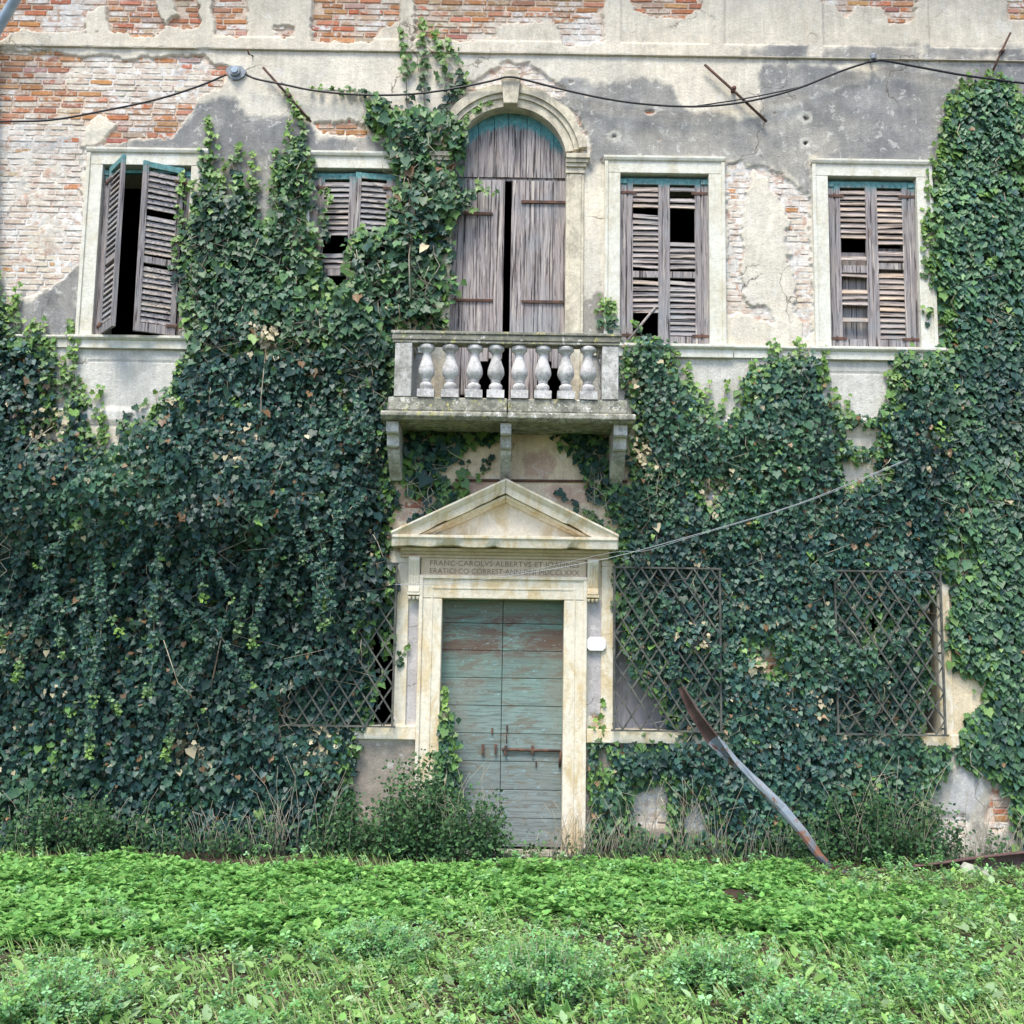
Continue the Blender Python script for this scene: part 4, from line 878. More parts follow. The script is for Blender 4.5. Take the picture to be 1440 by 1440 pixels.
        for sd2 in ((-1, 1, 0) if rng.uniform() < .6 else (-1, 1, 0, 0)):
            side = np.cross(tan, np.array([0, -1., 0]))*sd2*.8; P = pts+side*.025+rn(n, 3, .012)+np.array([0, -.015, 0])
            Nn = np.tile([0, -1., .45], (n, 1))+rn(n, 3, .4)+side*.2; D = side+tan*.6+rn(n, 3, .3)
            f = (np.clip((t-.84)*6.5, 0, 1)*lt)[:, None]; c = (pick(DKG, n)*1.35)*(1-f)+pick(LTG, n)*f
            B.add(IVY, P, Nn, D, rng.uniform(.034, .056, n)*(1-.3*t), c)
    for pts, r in stems: M_.tube([at(a, b, Y) for a, b, Y in pts], r, 6, r*.5)
    for q in range(95):
        i_ = rng.integers(0, len(polysW)); x = rng.uniform(xa, xb_); z = rng.uniform(za, zb)
        if multi(np.array([x]), np.array([z]), polysW)[0] < .1: continue
        yy = -float(yfun(np.array([x]), np.array([z]))[0])-.06; L = rng.uniform(.2, .8); pts = [(x+rng.normal(0, .03)*j, yy+rng.normal(0, .012), z-L*j/6) for j in range(7)]
        M_.tube(pts, .0045, 4, .002)
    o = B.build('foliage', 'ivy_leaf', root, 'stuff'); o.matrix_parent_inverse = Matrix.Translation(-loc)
    o = M_.build('stem', 'vine_stem', root, kind='stuff'); o.matrix_parent_inverse = Matrix.Translation(-loc)
    for k, (p, nn, d, s_, c) in enumerate(singles):
        nn = Vector(nn).normalized(); d = Vector(d); d = (d-nn*d.dot(nn)).normalized(); sx = nn.cross(d)
        l = link('leaf', leaf_me[0 if k % 4 else 1], None, root); s_ = float(s_)
        Mx = Matrix(((sx.x*s_, d.x*s_, nn.x*s_, p[0]), (sx.y*s_, d.y*s_, nn.y*s_, p[1]), (sx.z*s_, d.z*s_, nn.z*s_, p[2]), (0, 0, 0, 1)))
        l.matrix_parent_inverse = Matrix.Translation(-loc); l.matrix_basis = Mx; l.color = (float(c[0]), float(c[1]), float(c[2]), 1)
    return root

# left mass
def cap(x, z, v, i, c):
    a, b = LW[i]; return np.where((x > a-.04) & (x < b+.04) & (z > LB-.1) & (z < LT+.05), np.minimum(v, c), v)
def y_left(x, z):
    b = np.where(z > 3.25, np.exp(-((z-3.25)/.8)**2), np.exp(-((z-3.25)/.35)**2))*.38*(1+.5*fnoise(x, z*.2, 1.8, 64, 2))*np.clip((-x-1.25)/.9, 0, 1)       # overhanging bulge
    return cap(x, z, .15+b+.10*np.clip((3.2-z)/3, 0, 1)*np.clip((-x-1.2)/.6, 0, 1)+.09*fnoise(x, z, 1.5, 61, 3), 1, .05+.22*((fnoise(x, z, 2.0, 87, 2)*.5-1.3*(x+1.62)+.9*(z-1.95)) > 0))
LEFTP = [[(-90, 400), (0, 405), (10, 465), (35, 480), (52, 462), (66, 470), (74, 520), (78, 560), (96, 590), (110, 560), (135, 600), (134, 625), (150, 645), (180, 625), (178, 600), (215, 592), (240, 560), (256, 520), (276, 490), (560, 470), (552, 560), (548, 640), (556, 700), (552, 745), (556, 790), (558, 850), (548, 905), (538, 960), (515, 1012), (500, 1050), (492, 1100), (500, 1200), (-90, 1200)]]
LH = [[(520, 890), (545, 880), (545, 930), (528, 960)], [(60, 610), (90, 605), (85, 625)]]
strandsL = []
for q in range(30):
    px = random.uniform(20, 425) if q % 5 else random.uniform(425, 530); py = random.uniform(600, 900)-(60 if q % 5 == 0 else 0)+20*math.sin(px*.02)
    strandsL.append((px, py, -.28-random.uniform(0, .14), random.uniform(.3, 1.7), random.gauss(0, .42), random.random()**.7))
strandsL += [(130, 735, -.46, .45, -.45, .9), (125, 745, -.45, 1.0, .35, 1.), (225, 740, -.42, .35, -.22, 1), (235, 745, -.42, .30, .05, 1), (410, 755, -.4, .4, -.25, 1), (420, 770, -.42, .8, .35, .6), (275, 750, -.42, .7, .42, .8), (230, 760, -.44, 1.6, -.05, .9)]
shL = [([(112, 570), (106, 520), (103, 450)], .14, .6), ([(62, 520), (56, 470), (52, 452)], .26, .55), ([(25, 480), (22, 430), (27, 400)], .12, .6), ([(0, 470), (-4, 400), (-2, 380)], .18, .4), ([(78, 520), (76, 490), (80, 478)], .10, .5), ([(148, 640), (146, 590), (144, 545)], .09, .7), ([(124, 580), (122, 560), (118, 530)], .12, .8), ([(152, 680), (150, 640), (148, 600)], .10, .6), ([(255, 560), (252, 530), (253, 512)], .07, .8), ([(180, 585), (195, 572), (215, 570)], .07, .0), ([(215, 600), (222, 570), (222, 555)], .06, .7), ([(88, 560), (92, 530), (86, 500)], .09, .6)]
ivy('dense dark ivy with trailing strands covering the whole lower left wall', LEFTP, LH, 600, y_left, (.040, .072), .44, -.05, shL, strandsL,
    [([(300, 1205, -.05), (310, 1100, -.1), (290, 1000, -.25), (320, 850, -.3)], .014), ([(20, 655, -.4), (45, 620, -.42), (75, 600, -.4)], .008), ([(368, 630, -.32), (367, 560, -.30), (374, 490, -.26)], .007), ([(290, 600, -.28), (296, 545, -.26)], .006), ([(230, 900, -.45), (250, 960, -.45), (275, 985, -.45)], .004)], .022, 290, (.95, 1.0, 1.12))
# climbing columns between the two left windows
CLP = [[(278, 505), (262, 440), (258, 350), (268, 300), (280, 260), (288, 225), (300, 220), (308, 265), (322, 280), (335, 240), (348, 262), (360, 300), (372, 320), (384, 290), (396, 240), (408, 215), (425, 200), (440, 205), (441, 260), (436, 300), (447, 335), (445, 420), (470, 425), (500, 400), (560, 480), (550, 500)]]
shC = [([(292, 260), (295, 210), (296, 170)], .13, .75), ([(333, 260), (335, 225), (338, 205)], .15, .25), ([(384, 300), (388, 250), (388, 215)], .11, .5), ([(358, 300), (358, 245), (357, 215)], .10, .6), ([(412, 250), (408, 200), (407, 170)], .11, .4), ([(425, 240), (425, 180), (416, 150), (403, 124)], .13, .45), ([(318, 290), (316, 250), (317, 228)], .10, .6), ([(262, 340), (256, 290), (257, 245)], .09, .75), ([(278, 290), (272, 262), (274, 250)], .08, .8),
       ([(250, 400), (247, 350), (262, 330)], .10, .4), ([(445, 300), (452, 275), (465, 268)], .07, .2)]
ivy('ivy with bright upright shoots climbing between the two left windows', CLP, [], 480, lambda x, z: .13+.06*np.clip((5.8-z), 0, 1), (.048, .080), .32, .12, shC, [],
    [([(380, 480, -.16), (385, 400, -.15), (398, 350, -.14), (400, 300, -.10)], .008), ([(300, 340, -.14), (318, 326, -.15)], .004)], .008, 200)
# climber left of the arched door
CMP = [[(455, 430), (455, 400), (478, 395), (490, 345), (510, 325), (550, 322), (556, 250), (545, 215), (530, 180), (518, 150), (528, 138), (548, 150), (570, 165), (590, 150), (610, 165), (632, 150), (645, 175), (652, 200), (640, 240), (642, 262), (655, 264), (655, 288), (640, 310), (634, 350), (634, 400), (628, 440), (626, 463), (556, 464), (560, 520), (550, 560), (500, 520), (450, 480)]]
shM = [([(572, 150), (572, 100), (565, 45)], .085, .4), ([(597, 150), (596, 90), (594, 32)], .10, .35), ([(630, 150), (624, 90), (610, 42)], .13, .4), ([(648, 130), (645, 90), (630, 60)], .09, .2), ([(560, 160), (530, 140), (512, 133), (480, 130), (440, 128)], .07, .1), ([(620, 160), (650, 130), (655, 110)], .12, .1), ([(640, 215), (655, 165), (690, 146)], .09, .5), ([(630, 230), (640, 170), (643, 150)], .09, .7), ([(655, 290), (672, 272), (698, 272)], .10, .2), ([(672, 275), (672, 262), (673, 252)], .05, .8), ([(500, 350), (505, 335), (510, 318)], .12, .2), ([(460, 345), (455, 310), (470, 275)], .08, .2), ([(645, 300), (658, 285), (668, 300)], .09, .2)]
ivy('large leaved ivy climbing left of the arched balcony door up to the cable', CMP, [[(455, 345), (485, 345), (485, 385), (455, 385)], [(625, 355), (634, 355), (634, 385), (622, 380)], [(610, 215), (634, 215), (632, 240), (612, 238)]], 330, lambda x, z: .15+.04*fnoise(x, z, 2, 66, 2), (.052, .092), .34, -.02, shM, [],
    [([(577, 420, -.22), (575, 360, -.23), (583, 300, -.2), (583, 270, -.15)], .008), ([(588, 100, -.05), (594, 60, -.05)], .004), ([(620, 300, -.2), (612, 330, -.2)], .005)], .01, 220)
# under the balcony
UBP = [[(552, 612), (600, 604), (700, 603), (698, 618), (660, 628), (635, 640), (625, 662), (630, 680), (600, 694), (585, 690), (560, 670)], [(778, 606), (862, 606), (862, 690), (835, 705), (820, 680), (812, 640), (790, 632)], [(640, 690), (650, 672), (660, 690), (625, 725), (590, 755), (575, 745), (605, 720)]]
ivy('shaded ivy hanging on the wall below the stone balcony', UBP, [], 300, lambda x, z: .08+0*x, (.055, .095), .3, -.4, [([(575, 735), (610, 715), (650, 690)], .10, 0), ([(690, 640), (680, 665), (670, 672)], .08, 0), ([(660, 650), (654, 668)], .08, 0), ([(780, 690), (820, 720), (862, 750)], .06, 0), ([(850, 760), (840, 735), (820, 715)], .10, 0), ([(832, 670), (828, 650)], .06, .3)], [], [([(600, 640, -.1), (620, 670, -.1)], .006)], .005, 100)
# right of the balcony down to the ground
def y_mid(x, z):
    v = .11+.05*fnoise(x, z, 1.0, 71, 2)+.06*np.exp(-((z-4.2)/.4)**2)
    return cap(x, z, cap(x, z, v, 2, .05+.10*(fnoise(x, z, 2.2, 88, 2) > .18)), 3, .06+.12*(fnoise(x, z, 2.2, 89, 2) > .05))
MIDP = [[(872, 485), (885, 472), (930, 480), (945, 500), (965, 540), (985, 570), (1012, 592), (1045, 565), (1050, 525), (1078, 505), (1092, 492), (1112, 505), (1142, 498), (1158, 520), (1164, 560), (1175, 592), (1232, 592), (1245, 570), (1256, 540), (1262, 500), (1290, 505), (1330, 500), (1355, 560), (1335, 640), (1360, 720), (1320, 790), (1316, 830), (1300, 850), (1300, 1030), (1330, 1040), (1335, 1080), (1310, 1110), (1300, 1200), (830, 1200), (826, 1110), (828, 1045), (870, 1050), (940, 1040), (935, 1000), (905, 965), (885, 930), (873, 900), (866, 850), (864, 790), (868, 745), (838, 700), (850, 680), (882, 672), (888, 600), (880, 560)]]
MH = [[(885, 1105), (935, 1098), (945, 1170), (885, 1165)], [(955, 1125), (990, 1118), (1000, 1170), (958, 1172)], [(838, 1050), (856, 1050), (855, 1095), (842, 1100)], [(1185, 655), (1225, 640), (1230, 662), (1190, 680)], [(1066, 912), (1084, 905), (1090, 934), (1074, 942)], [(1215, 868), (1230, 872), (1218, 895)], [(1190, 625), (1205, 600), (1225, 605), (1225, 625)], [(985, 690), (1005, 688), (1000, 705)]]
shR = [([(1090, 520), (1085, 495), (1083, 482)], .16, .5), ([(1115, 520), (1120, 495), (1118, 478)], .14, .5), ([(1058, 560), (1052, 530), (1056, 505)], .14, .7), ([(1150, 550), (1155, 515), (1158, 495)], .12, .7), ([(1170, 590), (1172, 560), (1168, 545)], .10, .7), ([(1258, 560), (1252, 540), (1248, 515)], .12, .6), ([(1280, 530), (1282, 510), (1284, 492)], .12, .3), ([(1262, 530), (1260, 505), (1258, 492)], .08, .7), ([(960, 560), (968, 540), (962, 515)], .12, .7), ([(975, 580), (985, 555), (975, 545)], .10, .8), ([(996, 590), (996, 560), (997, 535)], .07, .7), ([(1010, 590), (1016, 565), (1022, 535)], .07, .8), ([(1190, 600), (1190, 580), (1192, 555)], .10, .7), ([(1178, 595), (1175, 580), (1174, 570)], .08, .7),
       ([(850, 460), (852, 435), (840, 415)], .16, .55), ([(858, 470), (858, 440), (860, 425)], .12, .3), ([(905, 480), (895, 460), (890, 455)], .12, .1), ([(940, 520), (945, 500), (955, 495)], .12, .6), ([(832, 1080), (832, 1030), (835, 1010)], .06, .1), ([(845, 1060), (846, 1010), (847, 978)], .05, .4), ([(870, 860), (885, 850), (900, 848)], .10, .0), ([(1245, 620), (1250, 595), (1248, 585)], .10, .6), ([(880, 1045), (900, 1035), (915, 1040)], .06, .0)]
stR = [(random.uniform(890, 1290), random.uniform(600, 1000), -.16, random.uniform(.2, .5), random.uniform(-.12, .12), .3*random.random()) for _ in range(14)]
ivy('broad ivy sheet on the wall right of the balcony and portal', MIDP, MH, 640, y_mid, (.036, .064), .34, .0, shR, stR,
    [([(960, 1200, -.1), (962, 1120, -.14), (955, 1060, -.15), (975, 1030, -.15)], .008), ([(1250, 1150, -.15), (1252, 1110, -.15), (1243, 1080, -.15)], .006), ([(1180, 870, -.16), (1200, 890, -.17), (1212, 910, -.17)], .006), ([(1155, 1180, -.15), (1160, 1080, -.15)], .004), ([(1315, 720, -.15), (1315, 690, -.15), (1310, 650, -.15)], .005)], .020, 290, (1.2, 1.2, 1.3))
# right hand column
RGP = [[(1326, 480), (1318, 430), (1306, 380), (1304, 320), (1314, 290), (1318, 240), (1326, 200), (1330, 150), (1342, 140), (1350, 125), (1362, 118), (1382, 112), (1405, 114), (1418, 130), (1436, 140), (1434, 200), (1445, 205), (1530, 200), (1530, 1200), (1428, 1200), (1415, 1150), (1425, 1110), (1390, 1085), (1345, 1075), (1340, 1050), (1345, 1030), (1378, 985), (1372, 955), (1340, 935), (1328, 900), (1340, 860), (1335, 820), (1318, 800), (1308, 640), (1308, 505)]]
shG = [([(1346, 170), (1345, 130), (1347, 112)], .10, .7), ([(1368, 150), (1366, 120), (1363, 105)], .13, .6), ([(1388, 150), (1386, 120), (1383, 100)], .13, .6), ([(1404, 150), (1404, 120), (1402, 105)], .10, .3), ([(1430, 170), (1429, 140), (1427, 122)], .10, .7), ([(1328, 210), (1330, 160), (1332, 138)], .12, .6), ([(1322, 300), (1320, 250), (1318, 200)], .14, .5), ([(1308, 300), (1306, 250), (1308, 228)], .10, .7), ([(1304, 400), (1298, 330), (1300, 295)], .10, .7), ([(1310, 460), (1304, 440), (1290, 440)], .07, .2), ([(1368, 300), (1368, 250), (1366, 212)], .14, .6), ([(1372, 350), (1368, 300), (1372, 270)], .12, .5), ([(1385, 230), (1386, 210)], .10, .7)]
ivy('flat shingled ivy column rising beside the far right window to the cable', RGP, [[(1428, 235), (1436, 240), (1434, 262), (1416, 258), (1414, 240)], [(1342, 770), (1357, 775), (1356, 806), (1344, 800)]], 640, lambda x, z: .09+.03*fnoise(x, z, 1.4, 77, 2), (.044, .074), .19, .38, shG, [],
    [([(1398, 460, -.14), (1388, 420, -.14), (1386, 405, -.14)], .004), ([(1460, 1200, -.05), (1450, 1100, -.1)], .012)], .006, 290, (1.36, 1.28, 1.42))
# small strand beside the door and on the left jamb strip
tg = [([(622, 1130), (628, 1040), (626, 968)], .16, .25), ([(545, 945), (560, 938), (572, 910), (576, 898)], .05, 0.), ([(636, 1100), (640, 1060), (636, 1040)], .14, .3)]
ivy('narrow ivy strand growing up the left edge of the green door', [[(608, 1200), (612, 1050), (618, 1000), (632, 1000), (640, 1060), (650, 1100), (655, 1200)]], [], 420, lambda x, z: .06+0*x, (.05, .08), .35, .3, tg, [], [([(628, 1190, -.1), (628, 1050, -.09)], .006)], .02, 60)

# ------------------------------------------------------------ ground
def gz(x, y):
    return np.interp(-np.asarray(y, float), [0, 1, 6, 12, 30], [0, .02, .16, .25, .3])+.025*fnoise(np.asarray(x, float), np.asarray(y, float), 1.4, 81, 3)
xs = np.concatenate([[-200, -60, -20], np.arange(-9, 9.01, .06), [20, 60, 200]]); ys = np.concatenate([[-200, -60, -25], np.arange(-13, .3, .06), [6, 20, 60, 200]])
X, Y = np.meshgrid(xs, ys); Zg = gz(X, Y)+.02*fnoise(X, Y, 6, 82, 3); Zg[np.abs(X) > 15] = 0; Zg = np.where(Y > .25, -.3, Zg)
nx, ny = len(xs), len(ys); i = np.arange(nx-1)[None, :]+np.arange(ny-1)[:, None]*nx
link('ground', npmesh('ground', np.stack([X, Y, Zg], -1).reshape(-1, 3), np.stack([i, i+1, i+1+nx, i+nx], -1).reshape(-1, 4), None, True), 'soil', None, 'structure')

NG = np.array([(.175, .39, .095), (.215, .45, .115), (.14, .33, .085), (.28, .50, .14)])
CG = np.array([(.18, .40, .13), (.23, .45, .18), (.14, .33, .10), (.27, .50, .25), (.20, .36, .09)])
GG = np.array([(.24, .42, .11), (.31, .48, .16), (.18, .33, .09), (.42, .46, .22)])
DG = np.array([(.26, .46, .12), (.32, .50, .17), (.19, .37, .10), (.36, .52, .27)])
HG = np.array([(.034, .090, .034), (.050, .125, .044), (.070, .155, .055), (.028, .074, .036)])
def ring(c, k, h, r, up):
    n = len(c); out = []
    for j in range(k):
        a = rng.uniform(0, 2*np.pi, n)
        out.append((np.stack([c[:, 0]+np.cos(a)*r*.2, c[:, 1]+np.sin(a)*r*.2, c[:, 2]+h], 1), np.stack([-np.cos(a)*.35, -np.sin(a)*.35, np.ones(n)], 1)+rn(n, 3, .3), np.stack([np.cos(a), np.sin(a), np.full(n, up)], 1)))
    return out
def scatter(n, x0, x1, y0, y1):
    x = rng.uniform(x0, x1, n); y = rng.uniform(y0, y1, n); z = gz(x, y); return x, y, z, pxy(x, y, z)
# nettle-like weed carpet near the house
B = Batch(); x, y, z, (qx, qy) = scatter(26000, -6.3, 6.3, -4.3, -.42)
band = np.interp(qx, [0, 300, 600, 900, 1150, 1440], [1360, 1330, 1300, 1300, 1330, 1290]); topb = np.interp(qx, [0, 400, 700, 900, 1120, 1150, 1220, 1440], [1216, 1232, 1232, 1226, 1230, 1250, 1264, 1264])
pr_ = np.clip((band-qy)/45+.5+fnoise(x, y, 1.1, 91, 3)*1.4, 0, 1)*(qy > topb)*(1-.65*np.clip((qx-1180)/160, 0, 1)); k = rng.uniform(0, 1, len(x)) < pr_
x, y, z = x[k], y[k], z[k]; mk = (np.hypot(x-at(1036, 1290, -2.6).x, (y+2.6)*.6) > .2); x, y, z = x[mk], y[mk], z[mk]; c = np.stack([x, y, z], 1); hgt_ = (.04+.10*np.clip(fnoise(x, y, 2.3, 92, 3)+.5, 0, 1.3))*rng.uniform(.6, 1.2, len(x))
for lev, kk in ((.25, 2), (.6, 3), (1., 4)):
    for P, Nn, D in ring(c, kk, hgt_*lev, .04, -.15+.2*lev):
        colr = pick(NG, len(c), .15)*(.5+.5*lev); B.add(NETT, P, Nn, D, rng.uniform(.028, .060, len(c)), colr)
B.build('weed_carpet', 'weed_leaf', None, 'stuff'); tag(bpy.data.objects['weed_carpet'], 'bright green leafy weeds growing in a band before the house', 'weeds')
# low mixed weeds of the foreground
B = Batch(); x, y, z, (qx, qy) = scatter(42000, -5.6, 5.6, -7.6, -.6)
nn_ = fnoise(x, y, 1.6, 93, 3); k = (qy > band.min()-60) & (nn_ > -.28+.25*rng.normal(0, 1, len(x))) ; x, y, z = x[k], y[k], z[k]; c = np.stack([x, y, z], 1); n = len(c)
for kk in range(5):
    P, Nn, D = ring(c+np.stack([0*x, 0*x, rng.uniform(0, .05, n)*(kk > 1)], 1), 1, .012, .05, .35)[0]; big = rng.uniform(0, 1, n) < .05; sz = np.where(big, rng.uniform(.06, .11, n), rng.uniform(.016, .040, n))
    B.add(OVAL, P, Nn, D, sz, pick(DG, n, .2), .8)
B.build('low_weeds', 'weed_leaf', None, 'stuff'); tag(bpy.data.objects['low_weeds'], 'low broad leaved weeds spread over the bare soil in the foreground', 'weeds')
# grass
B = Batch(); x, y, z, (qx, qy) = scatter(70000, -6, 6, -7.6, -.35)
gn = fnoise(x, y, 1.3, 94, 3); k = rng.uniform(0, 1, len(x)) < np.clip(.5+gn*1.4, .05, 1)*np.where(qy < 1330, .45, 1); x, y, z = x[k], y[k], z[k]; n = len(x)
P = np.stack([x, y, z-.005], 1); a = rng.uniform(0, 2*np.pi, n); D = np.stack([np.cos(a)*.5, np.sin(a)*.5, np.ones(n)], 1); Nn = np.stack([np.cos(a+1.3), np.sin(a+1.3)-.3, np.full(n, .35)], 1)
cc = pick(GG, n, .2); dry = rng.uniform(0, 1, n) < .07; cc = np.where(dry[:, None], np.array([(.42, .36, .20)]), cc)
B.add(BLADE, P, Nn, D, rng.uniform(.04, .16, n), cc, .85); B.build('grass', 'weed_leaf', None, 'stuff'); tag(bpy.data.objects['grass'], 'thin green grass blades growing among the weeds', 'grass')
B = Batch(); x, y, z, (qx, qy) = scatter(2600, -5.5, 5.5, -7.2, -.7); k = fnoise(x, y, .9, 96, 3)+rng.normal(0, .3, len(x)) > .1; x, y, z = x[k], y[k], z[k]; n = len(x); hh_ = rng.uniform(.06, .17, n)
for lev in np.linspace(.2, 1, 7):
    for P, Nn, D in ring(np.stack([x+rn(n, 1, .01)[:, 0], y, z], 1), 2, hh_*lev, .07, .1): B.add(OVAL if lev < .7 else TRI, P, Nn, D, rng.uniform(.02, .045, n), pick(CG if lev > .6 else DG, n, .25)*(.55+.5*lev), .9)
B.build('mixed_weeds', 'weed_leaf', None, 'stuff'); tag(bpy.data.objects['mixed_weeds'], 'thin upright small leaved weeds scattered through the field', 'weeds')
# clover-like clumps: countable, each its own thing
def clump(px, py, rad, h, n, label, pal=CG, T=TRI, sz=(.016, .036)):
    # ground point under the pixel
    d = _F*FPX + _RR*(px-720) + _UU*(720-py); t = (.15-_C.z)/d.z
    for _ in range(3): p = _C+d*t; t = (float(gz(p.x, p.y))-_C.z)/d.z
    p = _C+d*t; root = tag(empty('clover_clump', p), label, 'weed', 'clover clumps in the field')
    B = Batch(); M_ = MB(); ns = max(10, n//11); per = n//ns+3
    for q in range(ns):
        bx, by = float(rng.normal(0, .42))*rad, float(rng.normal(0, .36))*rad; dd = min(1., math.hypot(bx, by)/rad); hh_ = h*float(rng.uniform(.55, 1.15))*(1-.45*dd)
        lx, ly = bx*.35+float(rng.normal(0, .18))*hh_, by*.35+float(rng.normal(0, .14))*hh_
        M_.tube([(bx, by, -.01), (bx+lx*.4, by+ly*.4, hh_*.5), (bx+lx, by+ly, hh_)], .0022, 3, .0012)
        t = rng.uniform(.15, 1.04, per); P = np.stack([bx+lx*t**1.3, by+ly*t**1.3, hh_*t], 1)+rn(per, 3, .018)
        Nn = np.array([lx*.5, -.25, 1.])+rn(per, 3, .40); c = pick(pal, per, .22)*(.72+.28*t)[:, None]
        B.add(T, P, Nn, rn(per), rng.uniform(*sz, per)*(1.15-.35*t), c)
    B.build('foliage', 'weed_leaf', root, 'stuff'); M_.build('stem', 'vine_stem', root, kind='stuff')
cl = [(80, 1440, .36, .24, 900, 'clover clump filling the bottom left corner'), (155, 1312, .26, .15, 420, 'bluish clover clump in the weeds at the left, nearest the house'), (530, 1350, .30, .20, 800, 'clover clump left of the centre of the foreground'),
      (765, 1405, .34, .30, 1200, 'tallest rounded clover clump in the middle foreground'), (1005, 1392, .24, .22, 700, 'clover clump in the foreground right of the tallest one'), (1125, 1455, .26, .20, 560, 'clover clump at the bottom edge right of the middle'),
      (330, 1465, .22, .10, 260, 'low clover patch at the bottom edge at the left'), (1300, 1400, .36, .10, 340, 'thin clover patch at the lower right')]
for c_ in cl: clump(c_[0], c_[1], c_[2]*.95, c_[3]*1.15, int(c_[4]*1.7), c_[5])
# docks: broad upright leaves
def dock(px, py, label, n=6, s=.11):
    d = _F*FPX + _RR*(px-720) + _UU*(720-py); t = (.15-_C.z)/d.z; p = _C+d*t; p.z = float(gz(p.x, p.y))
    root = tag(empty('dock_plant', p), label, 'weed', 'broad leaved docks'); B = Batch(); a = np.linspace(0, 6.28, n, endpoint=False)+rng.uniform(0, .5, n)
    B.add(OVAL, np.zeros((n, 3)), np.stack([-np.cos(a)*.8, -np.sin(a)*.8-.1, np.ones(n)*.5], 1)+rn(n, 3, .25), np.stack([np.cos(a), np.sin(a), rng.uniform(.2, 1.1, n)], 1), rng.uniform(.6, 1.15, n)*s, pick(np.array([(.17, .36, .08), (.21, .40, .10), (.13, .30, .08)]), n), .7); B.build('leaf', 'weed_leaf', root)
for q, (px, py, lb) in enumerate([(890, 1425, 'yellow green dock between two clover clumps at the bottom'), (795, 1440, 'small dock right below the tallest clump'), (345, 1330, 'dock with broad leaves left of the centre, near the nettles'), (430, 1300, 'dock in the thin grass left of the portal axis'), (1075, 1430, 'dock at the bottom right of the middle'), (380, 1375, 'dock in the bare soil at the lower left'), (1195, 1440, 'dock near the bottom right corner'), (660, 1390, 'dock left of the tallest clover clump'), (1250, 1330, 'dock in the sparse weeds at the right')]): dock(px, py, lb)

# undergrowth along the foot of the wall
def shrub(px, py0, py1, halfw, Y, dens, label, name='shrub', pal=HG, T=SIMPLE, sz=(.022, .055), dep=.22, light=.22):
    p = at(px, py0, Y); p.z = float(gz(p.x, p.y)); top = at(px, py1, Y).z; h = max(.15, top-p.z); w = halfw/140.
    root = tag(empty(name, p), label, 'shrub', 'undergrowth along the wall'); B = Batch(); M_ = MB()
    ns = max(8, int(w*h*90))
    for q in range(ns):
        bx, by = random.uniform(-w, w), random.uniform(-dep, dep); hh_ = h*random.uniform(.35, 1.12)*(1-.35*(bx/w)**2)*random.choice((1, 1, .8, 1.15)); lean = random.uniform(-.3, .3)*h*.6; pts = [(bx, by, -.02), (bx+lean*.3, by, hh_*.5), (bx+lean, by-.04, hh_)]
        M_.tube(pts, .004, 3, .0015)
        n = int(dens*1.5*hh_); t = rng.uniform(.12, 1.05, n); P = np.stack([bx+lean*t**1.5, by-.04*t, hh_*t], 1)+rn(n, 3, .055); D = rn(n)+np.array([0, -.2, -.1]); Nn = rn(n, 3, .5)+np.array([0, -.6, .7])
        c = pick(pal, n, .2); f = (rng.uniform(0, 1, n) < light)[:, None]; c = np.where(f, pick(MDG, n)*1.4, c)
        B.add(T, P, Nn, D, rng.uniform(sz[0], sz[1], n), c)
    B.build('foliage', 'weed_leaf', root, 'stuff'); M_.build('stem', 'vine_stem', root, kind='stuff')
shr = [(60, 1210, 1115, 90, -.45, 130, 'dark feathery shrub at the foot of the ivy in the left corner'), (190, 1212, 1140, 80, -.42, 120, 'low dark bush under the ivy, second from the left edge'), (300, 1212, 1160, 70, -.38, 90, 'low undergrowth below the ivy where dry grass stands'), (400, 1215, 1145, 70, -.38, 110, 'dark undergrowth below the ivy left of the portal'),
       (520, 1215, 1118, 80, -.38, 140, 'tall dark bush against the grey plinth left of the door'), (612, 1215, 1092, 70, -.42, 150, 'tallest bush standing before the left jamb of the portal'), (672, 1218, 1132, 50, -.40, 170, 'rounded green bush reaching over the bottom of the door'), (570, 1214, 1105, 60, -.34, 140, 'dark leafy bush between the two tall bushes left of the door'), (770, 1216, 1180, 60, -.38, 80, 'low weeds growing before the doorstep'),
       (870, 1212, 1165, 60, -.40, 110, 'bright weeds right of the portal'), (1010, 1208, 1168, 60, -.38, 80, 'thin weeds below the whitewashed wall patch'), (1110, 1210, 1150, 50, -.36, 90, 'weeds under the leaning gutter'), (1210, 1215, 1110, 60, -.36, 130, 'green feathery bush right of the leaning gutter'), (1290, 1215, 1125, 55, -.36, 120, 'bush before the white patch at the right wall foot'), (1400, 1212, 1165, 60, -.34, 70, 'sparse weeds behind the lying metal channel')]
for s_ in shr: shrub(*s_)
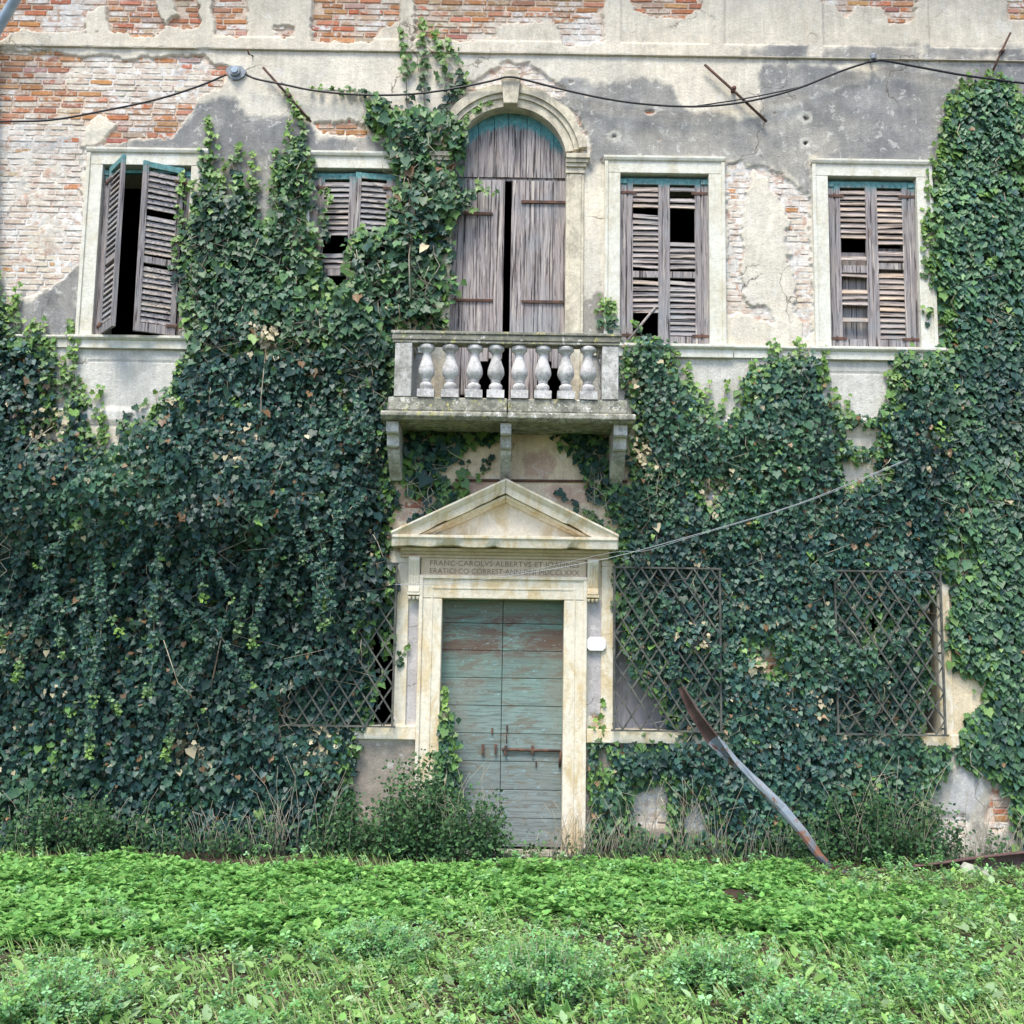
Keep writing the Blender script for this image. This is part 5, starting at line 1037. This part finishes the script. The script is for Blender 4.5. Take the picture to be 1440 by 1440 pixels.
# dry stems and twigs
def twigs(px, py, n, spread, L, label, m_='dry_stem', Y=-.42):
    p = at(px, py, Y); p.z = float(gz(p.x, p.y)); root = tag(empty('dry_stalks', p), label, 'dry plant', 'dry stalks along the wall'); M_ = MB()
    for q in range(n):
        x = random.uniform(-spread, spread); l = L*random.uniform(.5, 1.1); ln = random.uniform(-.45, .45)*l; cv = random.uniform(-.15, .15); yb_ = random.uniform(-.12, .12)
        M_.tube([(x, yb_, 0), (x+ln*.25+cv*.5*l, yb_, l*.4), (x+ln*.6+cv*.6*l, yb_-.03, l*.75), (x+ln+cv*.2, yb_-.05, l*(.95 if q % 3 else .8))], .0032, 4, .0012)
    M_.build('stem', m_, root, kind='stuff')
for t_ in [(800, 1205, 40, .18, .55, 'bare thin twigs in front of the right door leaf'), (860, 1205, 40, .3, .45, 'grey dry stalks at the foot of the right jamb'), (950, 1205, 60, .45, .75, 'pale dry stalks before the whitewashed patch'), (1060, 1208, 25, .3, .5, 'a few dry stalks left of the leaning gutter foot'), (640, 1205, 26, .35, .9, 'dry stems rising from the bush beside the door'), (1330, 1215, 40, .4, .7, 'dry stalks before the brick patch at the right'), (1420, 1215, 40, .25, .6, 'dry stalks at the right edge behind the channel'), (330, 1210, 60, .5, .5, 'dry yellow grass stalks at the foot of the left ivy'), (420, 1180, 26, .35, .9, 'tangle of dry vines hanging low left of the grille'), (1240, 1200, 20, .4, 1.0, 'long thin stalks among the weeds right of the gutter'), (120, 1200, 24, .6, .6, 'scattered dry stalks in the left corner')]: twigs(*t_)

# leaning and lying gutter, mound, stone
def channel(name, path, wds, twist, m_out, label, cat, thick=.006, dirs=None):
    "open U profile swept along a path; twist in degrees"
    pts = [Vector(p) for p in path]; k = len(pts); prof = [(-1, .75), (-1, -.1), (-.5, -.55), (.5, -.55), (1, -.1), (1, .75)]; vs = []
    for i, p in enumerate(pts):
        d = (pts[min(i+1, k-1)]-pts[max(i-1, 0)]).normalized(); n0 = Vector((0, -1, 0)); n0 = (n0-d*n0.dot(d)).normalized(); s0 = d.cross(n0)
        a = R(twist[i]); nn_ = n0*math.cos(a)+s0*math.sin(a); ss = s0*math.cos(a)-n0*math.sin(a); w = wds[i]
        for u, v in prof: vs.append(p+ss*u*w+nn_*v*w)
        for u, v in prof[::-1]: vs.append(p+ss*u*(w-thick)+nn_*(v*w+thick*(.8 if abs(u) < 1 else 0)))
    q = 12; fs = [(i*q+j, i*q+(j+1) % q, (i+1)*q+(j+1) % q, (i+1)*q+j) for i in range(k-1) for j in range(q)]+[tuple(range(q)), tuple((k-1)*q+j for j in range(q))[::-1]]
    m = MB(); m.add(vs, fs); return m
pth = [at(958, 967, -.85), at(975, 1000, -.83), at(1003, 1040, -.80), at(1035, 1072, -.78), at(1068, 1103, -.76), at(1100, 1136, -.73), at(1130, 1172, -.78), at(1152, 1203, -.82), at(1172, 1224, -.86), at(1205, 1232, -.86), at(1240, 1233, -.84)]
m = channel('x', pth, [.028, .045, .058, .050, .042, .046, .043, .036, .030, .03, .03], [25, 20, 18, 70, 150, 172, 180, 165, 150, 140, 130], 'gutter_paint', '', '')
root = m.build('fallen_gutter', 'gutter_paint'); root.data.materials.append(MATS['gutter_rust'])
for p_ in root.data.polygons:
    c_ = p_.center
    if c_.z > pth[2].z+.0: p_.material_index = 1
tag(root, 'bent grey metal gutter with rust leaning diagonally against the ivy', 'gutter')
pth = [at(1200, 1231, -.75), at(1260, 1227, -.75), at(1330, 1220, -.75), at(1390, 1213, -.75), at(1520, 1199, -.75)]
m = channel('y', pth, [.035, .055, .062, .068, .075], [20, 15, 8, 5, 5], 'gutter_rust', '', ''); o = m.build('metal_channel', 'gutter_rust'); tag(o, 'dark rusty metal channel lying along the ground at the right', 'gutter')
def lump(name, px, py, Y, sx, sy, sz, m_, label, cat, seed, n=14, flat=.6):
    p = at(px, py, Y); p.z = float(gz(p.x, Y)); import bmesh
    bm = bmesh.new(); bmesh.ops.create_icosphere(bm, subdivisions=3, radius=1)
    for v in bm.verts:
        f = 1+.22*float(fnoise(np.array([v.co.x*1.3+seed]), np.array([v.co.z*1.3+v.co.y]), 1.6, seed, 3)[0]); v.co = Vector((v.co.x*sx*f, v.co.y*sy*f, v.co.z*sz*f+sz*.3))
    me = bpy.data.meshes.new(name); bm.to_mesh(me); bm.free(); o = link(name, me, m_); o.location = p; tag(o, label, cat)
lump('soil_mound', 1036, 1290, -2.6, .15, .12, .10, 'soil', 'small dark mound of earth among the green weeds', 'soil mound', 3)
m = MB(); m.prism([(-.13, 0), (-.10, .12), (-.06, .165), (.06, .12), (.15, .08), (.17, 0)], -.05, .05); m.v = [(x, y+z*.35, z) for x, y, z in m.v]; o = m.build('stone_slab', 'pale_stone', None, .01); o.location = at(1372, 1236, -.95); o.scale = (1, 1, .8); tag(o, 'pale broken stone slab leaning on the rusty channel at the right', 'stone')
S.render.engine = 'CYCLES'
